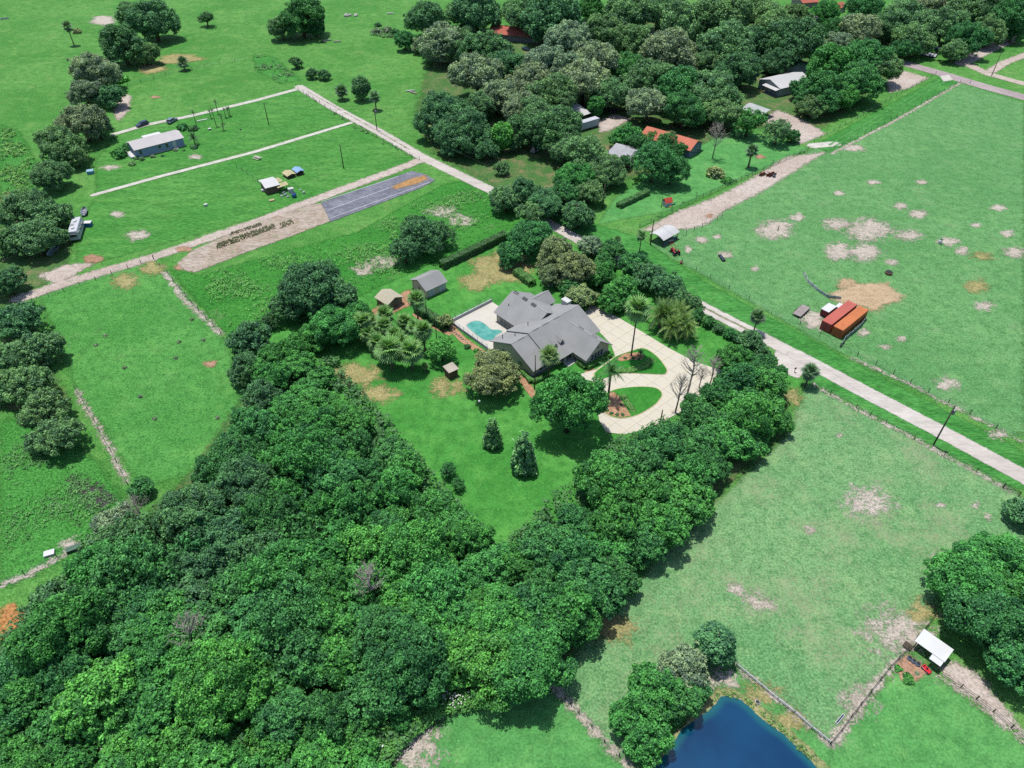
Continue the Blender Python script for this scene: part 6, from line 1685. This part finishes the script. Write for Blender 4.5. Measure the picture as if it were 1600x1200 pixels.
# ------------------------------------------------------------------ shed yard by the pond pasture
o = G(1426, 1012, 0); p1_ = G(1466, 1041, 0)
d = p1_ - o; ang = math.atan2(d.y, d.x); L = d.length
ys = thing('yard_shed', 'open white-roofed shed at the corner of the sandy oak yard', 'shed', o, ang)
q = MB(); q.slab([(-.3, -.3, 2.05), (L + .3, -.3, 2.05), (L + .3, 2.5, 2.35), (-.3, 2.5, 2.35)], .08); q.build('roof', m_white, ys)
q = MB(); q.slab([(L * .62, -1.3, 1.85), (L + .2, -1.3, 1.85), (L + .2, -.32, 1.97), (L * .62, -.32, 1.97)], .06); q.build('awning', m_white, ys)
q = MB()
for k in range(14): q.box(-.3 + (L + .6) * k / 14, -.3 + (L + .6) * k / 14 + .05, -.25, 2.45, 0, .04)
q.build('roof_ribs', m_white, ys, (0, 0, 2.04), (math.atan2(.3, 2.8), 0, 0))
for k in range(9):
    q = MB(); q.box(k * L / 9 + .01, (k + 1) * L / 9 - .01, 2.2, 2.26, 0, 2.1); q.build('board', m_board, ys)
for x in (.05, L / 2, L - .05):
    q = MB(); q.box(x - .07, x + .07, -.05, .09, 0, 2.0); q.build('post', m_pole, ys)
for k in range(3):
    c = G(1420 + k * 6.5, 1029 + k * 4.6)
    drum((1420 + k * 6.5, 1030 + k * 4.6), ORD[k + 1] + ' of three blue-grey barrels in a row beside the yard shed', M('blue_grey_plastic', C(128, 150, 168), 0.5), .34, .55, 'half_barrel', 'barrel', 'half barrels beside the yard shed')
crate((1417, 1011), 'square planter box at the pasture end of the yard shed', (1.1, 1.0, .4), m_deckw, M('potting_soil', C(92, 84, 70), 0.95), 'planter', 'planter', ang)
c, a_ = rot_frame((1441, 1042), (1452, 1053))
kc = thing('ride_on_toy', 'red ride-on toy car standing beside the yard shed', 'toy car', (c.x, c.y, 0), a_)
m_toy = M('shiny_red_plastic', C(236, 52, 66), 0.35, 0.08)
q = MB(); q.loft([[(-.7, -.35, .2), (-.7, .35, .2), (-.7, .35, .5), (-.7, -.35, .5)], [(-.1, -.4, .18), (-.1, .4, .18), (-.1, .4, .48), (-.1, -.4, .48)], [(.7, -.32, .2), (.7, .32, .2), (.7, .28, .42), (.7, -.28, .42)]]); q.build('body', m_toy, kc, bevel=.06)
q = MB(); q.box(-.6, -.5, -.3, .3, .5, .85); q.box(-.5, -.2, -.25, .25, .48, .56); q.build('seat', m_toy, kc)
q = MB(); q.tube([(.15, 0, .45), (.02, 0, .68)], .025, 6); q.tube([(.02, 0, .68), (.01, 0, .7)], .14, 10); q.build('steering_wheel', m_black, kc)
for x in (-.45, .45):
    for s in (-1, 1): wheel(kc, x, s * .38, .2, .14)
sheet('garden_bed', [(1398, 1040), (1420, 1022), (1452, 1050), (1420, 1070), (1408, 1060)], m_rust, Z4 + .01, 0.4, .3)

# ------------------------------------------------------------------ pond
def water_mat():
    m = bpy.data.materials.new('deep_pond_water'); t = NT(m)
    pos = t.n('ShaderNodeNewGeometry').outputs['Position']
    n1 = t.noise(pos, .12, 3.0); n2 = t.noise(pos, 3.0, 3.0)
    at = t.n('ShaderNodeAttribute', attribute_name='sd').outputs['Fac']
    c = t.mix(t.ramp(n1, .35, .65), C(4, 62, 104), C(8, 74, 116))
    c = t.mix(t.ramp(at, 1.6, 0.2, 0.0, 0.75), c, C(30, 116, 120))
    sh = t.principled(c, .12, .35, 0.0, t.bump(n2, .05, .05))
    a = t.ramp(t.math('ADD', at, t.math('MULTIPLY', t.math('SUBTRACT', n2, .5), .5)), -.05, .05)
    mx = t.n('ShaderNodeMixShader'); t.l(a, mx.inputs[0]); t.l(t.n('ShaderNodeBsdfTransparent').outputs[0], mx.inputs[1]); t.l(sh, mx.inputs[2])
    t.out(mx.outputs[0]); return m
pond_px = [(1020, 1200), (1032, 1187), (1050, 1165), (1065, 1140), (1097, 1117), (1109, 1110), (1120, 1098), (1125, 1089), (1140, 1087), (1157, 1094), (1172, 1106), (1189, 1123), (1206, 1136), (1226, 1149), (1244, 1167), (1268, 1190), (1300, 1230), (1310, 1260), (1000, 1260)]
m_shore = ground_mat('yellowed_shore_grass', C(158, 168, 108), C(184, 180, 132), fine_amt=.4, rag=2.2, tuft=C(120, 164, 92), tuft_amt=.7)
sheet('pond_shore', [(1012, 1195), (1045, 1155), (1090, 1112), (1120, 1075), (1150, 1078), (1190, 1105), (1215, 1128), (1262, 1165), (1300, 1205), (1330, 1260), (990, 1260)], m_shore, Z3 + .03, .5, .5)
sheet('pond_water', pond_px, water_mat(), Z4 + .02, .4, .9)
undergrowth('reeds', 'yellow-green reeds and tussocks fringing the pond', [[(1112, 1100), (1122, 1080), (1150, 1080), (1195, 1112), (1240, 1150), (1300, 1208), (1270, 1192), (1205, 1134), (1160, 1094), (1128, 1088), (1105, 1112)]], 300, 0.4, 0.11, (0.11, 0.20, 0.06), clump=0.3)
drum((1183, 1098), 'pale round stone on the pond shore', m_trim, .32, .3, 'shore_stone', 'stone')

# ------------------------------------------------------------------ fences
q = MB(); q.tube([(0, 0, 0), (0, 0, 1.0)], [1.0, .9], 7); POST = q.mesh('fence_post', m_pole)
q = MB(); q.tube([(0, 0, 0), (0, 0, 1.0)], [1.0, .9], 7); POSTL = q.mesh('fence_post', m_metal_grey)
def fence(label, pts, spacing=3.2, h=1.25, r=.075, wires=(.35, .75, 1.1), mesh=None, wmat=None, wr=.012, name='wire_fence'):
    line = [G(*p) for p in pts]; o0 = line[0]
    root = thing(name, label, 'fence', o0)
    tops = []
    for k, (a, b) in enumerate(zip(line[:-1], line[1:])):
        n = max(1, round((b - a).length / spacing))
        for i in range(n + (1 if k == len(line) - 2 else 0)):
            p = a.lerp(b, i / n) - o0 + Vector((random.uniform(-.08, .08), random.uniform(-.08, .08), 0))
            hh = h * random.uniform(.92, 1.12)
            link('post', mesh or POST, root, p, (random.uniform(-.05, .05), random.uniform(-.05, .05), 0), (r * random.uniform(.85, 1.2),) * 2 + (hh,))
            tops.append(p)
    for z in wires:
        q = MB(); q.tube([p + Vector((0, 0, z)) for p in tops], wr, 4, False); q.build('rail' if wr > .03 else 'wire', wmat or m_metal_grey, root)
    return root
fence('wire fence with dark posts along the pasture side of the limestone road', [(1066, 410), (1110, 435), (1170, 468), (1205, 490), (1250, 508), (1312, 543), (1340, 556), (1395, 585), (1450, 613), (1515, 647), (1600, 692), (1640, 714)], 5.0)
fence('wire fence between the limestone road and the thin pale pasture', [(1268, 603), (1297, 617), (1337, 638), (1383, 662), (1428, 687), (1475, 712), (1525, 738), (1566, 762)], 4.2)
fence('white rail fence above the pond bank', [(1150, 1040), (1190, 1073), (1240, 1115), (1298, 1163)], 3.4, .9, .06, (.45, .7), POSTL, m_white, .06, 'rail_fence')
fence('dark rail fence from the pond corner up to the yard shed', [(1298, 1163), (1345, 1100), (1390, 1045), (1418, 1014)], 3.0, 1.0, .07, (.4, .8), None, m_pole, .03, 'rail_fence')
fence('rail fence from the yard shed along the sandy yard', [(1464, 1052), (1500, 1075), (1550, 1112), (1610, 1165)], 3.0, 1.1, .08, (.5, .95), None, m_pole, .035, 'rail_fence')
fence('rail fence from the yard shed up under the big oaks', [(1432, 998), (1446, 982), (1460, 962)], 2.6, 1.1, .07, (.5, .95), None, m_pole, .03, 'rail_fence')
fence('wire fence on the bare strip below the southern tree belt', [(862, 1072), (905, 1115), (945, 1160), (990, 1205)], 3.2, 1.1)
fence('wire fence on the pasture side of the grass lane', [(1290, 240), (1340, 215), (1420, 172), (1500, 129), (1515, 131)], 5.0)
fence('wire fence on the woods side of the grass lane', [(1272, 222), (1330, 190), (1400, 150), (1462, 116)], 4.5)
fence('green wire mesh fence between the neighbouring lawn and the sandy yard', [(1000, 355), (1050, 332), (1110, 303), (1180, 272), (1262, 235)], 4.0, 1.5, .06, (.3, .6, .9, 1.2, 1.45), None, M('green_wire', C(90, 140, 110), 0.6), .02)
fence('wire fence beside the rough diagonal strip of the western field', [(240, 405), (262, 428), (300, 475), (345, 522)], 4.2)
fence('wire fence down the western field to the wood corner', [(118, 608), (140, 645), (165, 690), (200, 757)], 4.0)
fence('wire fence along the dirt track above the western field', [(52, 472), (100, 455), (150, 438), (200, 420), (240, 404)], 4.5)
fence('wire fence between the dirt lane and the plots', [(466, 140), (545, 190), (600, 222), (655, 250)], 4.5)
fence('fence across the lower plot beside the shed', [(370, 262), (395, 278), (412, 292)], 3.5)
fence('fence in the grass below the mulch heap', [(130, 850), (90, 872), (40, 898), (0, 915)], 3.6)
fence('wire fence along the weedy line above the upper plot', [(200, 135), (260, 118), (320, 105), (390, 92)], 6.0)
fence('pasture fence beside the shelter and sandy yard', [(1058, 374), (1085, 360), (1120, 345), (1128, 340)], 3.5, 1.3)
# gate
A, ang, L = frame_from((1567, 763), (1591, 776))
gt = thing('field_gate', 'dark tubular field gate at the pasture fence near the big oaks', 'gate', A, ang)
for x in (0, L):
    q = MB(); q.tube([(x, 0, 0), (x, 0, 1.4)], .09, 8); q.build('post', m_pole, gt)
for z in (.3, .55, .8, 1.05, 1.25):
    q = MB(); q.tube([(.1, 0, z), (L - .1, 0, z)], .035, 6); q.build('bar', m_black, gt)
q = MB(); q.tube([(.15, 0, .3), (L - .15, 0, 1.25)], .03, 6); q.build('brace', m_black, gt)
c = G(1241, 582)
mbx = thing('mailbox', 'dark mailbox on a post at the road apron', 'mailbox', c, rad(40))
q = MB(); q.box(-.05, .05, -.05, .05, 0, 1.05); q.build('post', m_pole, mbx)
q = MB(); q.tube([(-.28, 0, 1.2), (.28, 0, 1.2)], .16, 10); q.build('box', m_black, mbx)
# stakes with saplings in the western field
for k, (x, y) in enumerate([(242, 655), (220, 620), (150, 540), (165, 525), (280, 535), (318, 532), (275, 560), (340, 653), (300, 500), (195, 575)]):
    place_tree(G(x, y), .55, 'shrub', 'grey', name='staked_sapling', label='thin staked sapling, ' + ORD[k + 1] + ' of those dotted over the western field', cat='sapling', group='saplings in the western field')

# ------------------------------------------------------------------ labels of the trees that are told apart by what they stand near
MARKS = {far: [('long red-roofed house', (800, 60)), ('white box trailer', (918, 200)), ('orange-roofed house', (1040, 232)), ('white-roofed porch house', (1205, 140)), ('blue roadside truck', (1455, 82)), ('far red-roofed house', (1264, 10)), ('transformer pole', (899, 358)), ('grey arched carport', (1172, 180)), ('clearing building', (1270, 43)), ('asphalt road end', (1405, 97))],
         mid_g: [('far pasture scrub', (600, 50)), ('dirt lane pole', (589, 203)), ('long red-roofed house', (770, 60))],
         row: [('far lone palm', (116, 71)), ('blue house', (215, 245)), ('white travel trailer', (120, 370)), ('western field corner', (120, 610)), ('covered blue cart', (142, 271))],
         nw: [('small tan shed', (615, 480)), ('nursery strip', (560, 330))],
         ne: [('grey garden shed', (680, 460)), ('tall slim palm', (986, 557)), ('road apron', (1235, 575)), ('transformer pole', (899, 358)), ('shaggy palm clump', (1053, 525))],
         sw_b: [('small thin saplings', (708, 770)), ('dry lawn patch', (560, 600)), ('lawn tip', (775, 850))],
         se_b: [('road apron', (1235, 590)), ('bare drive trees', (1060, 640)), ('lawn tip', (775, 850)), ('large conical tree', (818, 740)), ('southern wire fence', (862, 1072))],
         wood: [('orange mulch heap', (10, 975)), ('mud hollow', (150, 775)), ('flowering thicket', (700, 1090)), ('western field corner', (200, 757)), ('lawn tip', (775, 850)), ('southern wire fence', (862, 1072)), ('dry lawn patch', (560, 600))],
         thick: [('orange mulch heap', (10, 975)), ('flowering thicket', (700, 1090)), ('pale grass bay', (650, 1165))],
         pond_g: [('pond fence end', (1150, 1040))], right_g: [('white yard shed', (1447, 1030))]}
from collections import defaultdict
byg = defaultdict(list)
for t in TREES: byg[t[3]].append(t)
for gname, ts in byg.items():
    marks = [(n, Vector(G(*p).xy)) for n, p in MARKS[gname]]
    per = defaultdict(list)
    for t in ts:
        d = [(t[2] - m).length for n, m in marks]
        per[d.index(min(d))].append((min(d), t))
    place = {far: 'in the oak woods', mid_g: 'at the woods edge', row: 'in the western oak row', nw: 'by the weedy plot', ne: 'in the road belt', sw_b: 'in the western lot belt', se_b: 'in the southern lot belt', wood: 'in the dense wood', thick: 'in the vine thicket', pond_g: 'on the pond bank', right_g: 'over the sandy yard'}[gname]
    for k, lst in per.items():
        lst.sort(key=lambda e: e[0])
        for i, (d_, t) in enumerate(lst):
            if i + 1 <= 24 or i + 1 < len(ORD): t[0]['label'] = '%s tree %s, %s out from the %s' % (t[1], place, ORD[i + 1], marks[k][0])
            else: t[0]['label'] = 'leafy tree %s, well away from the %s' % (place, marks[k][0])
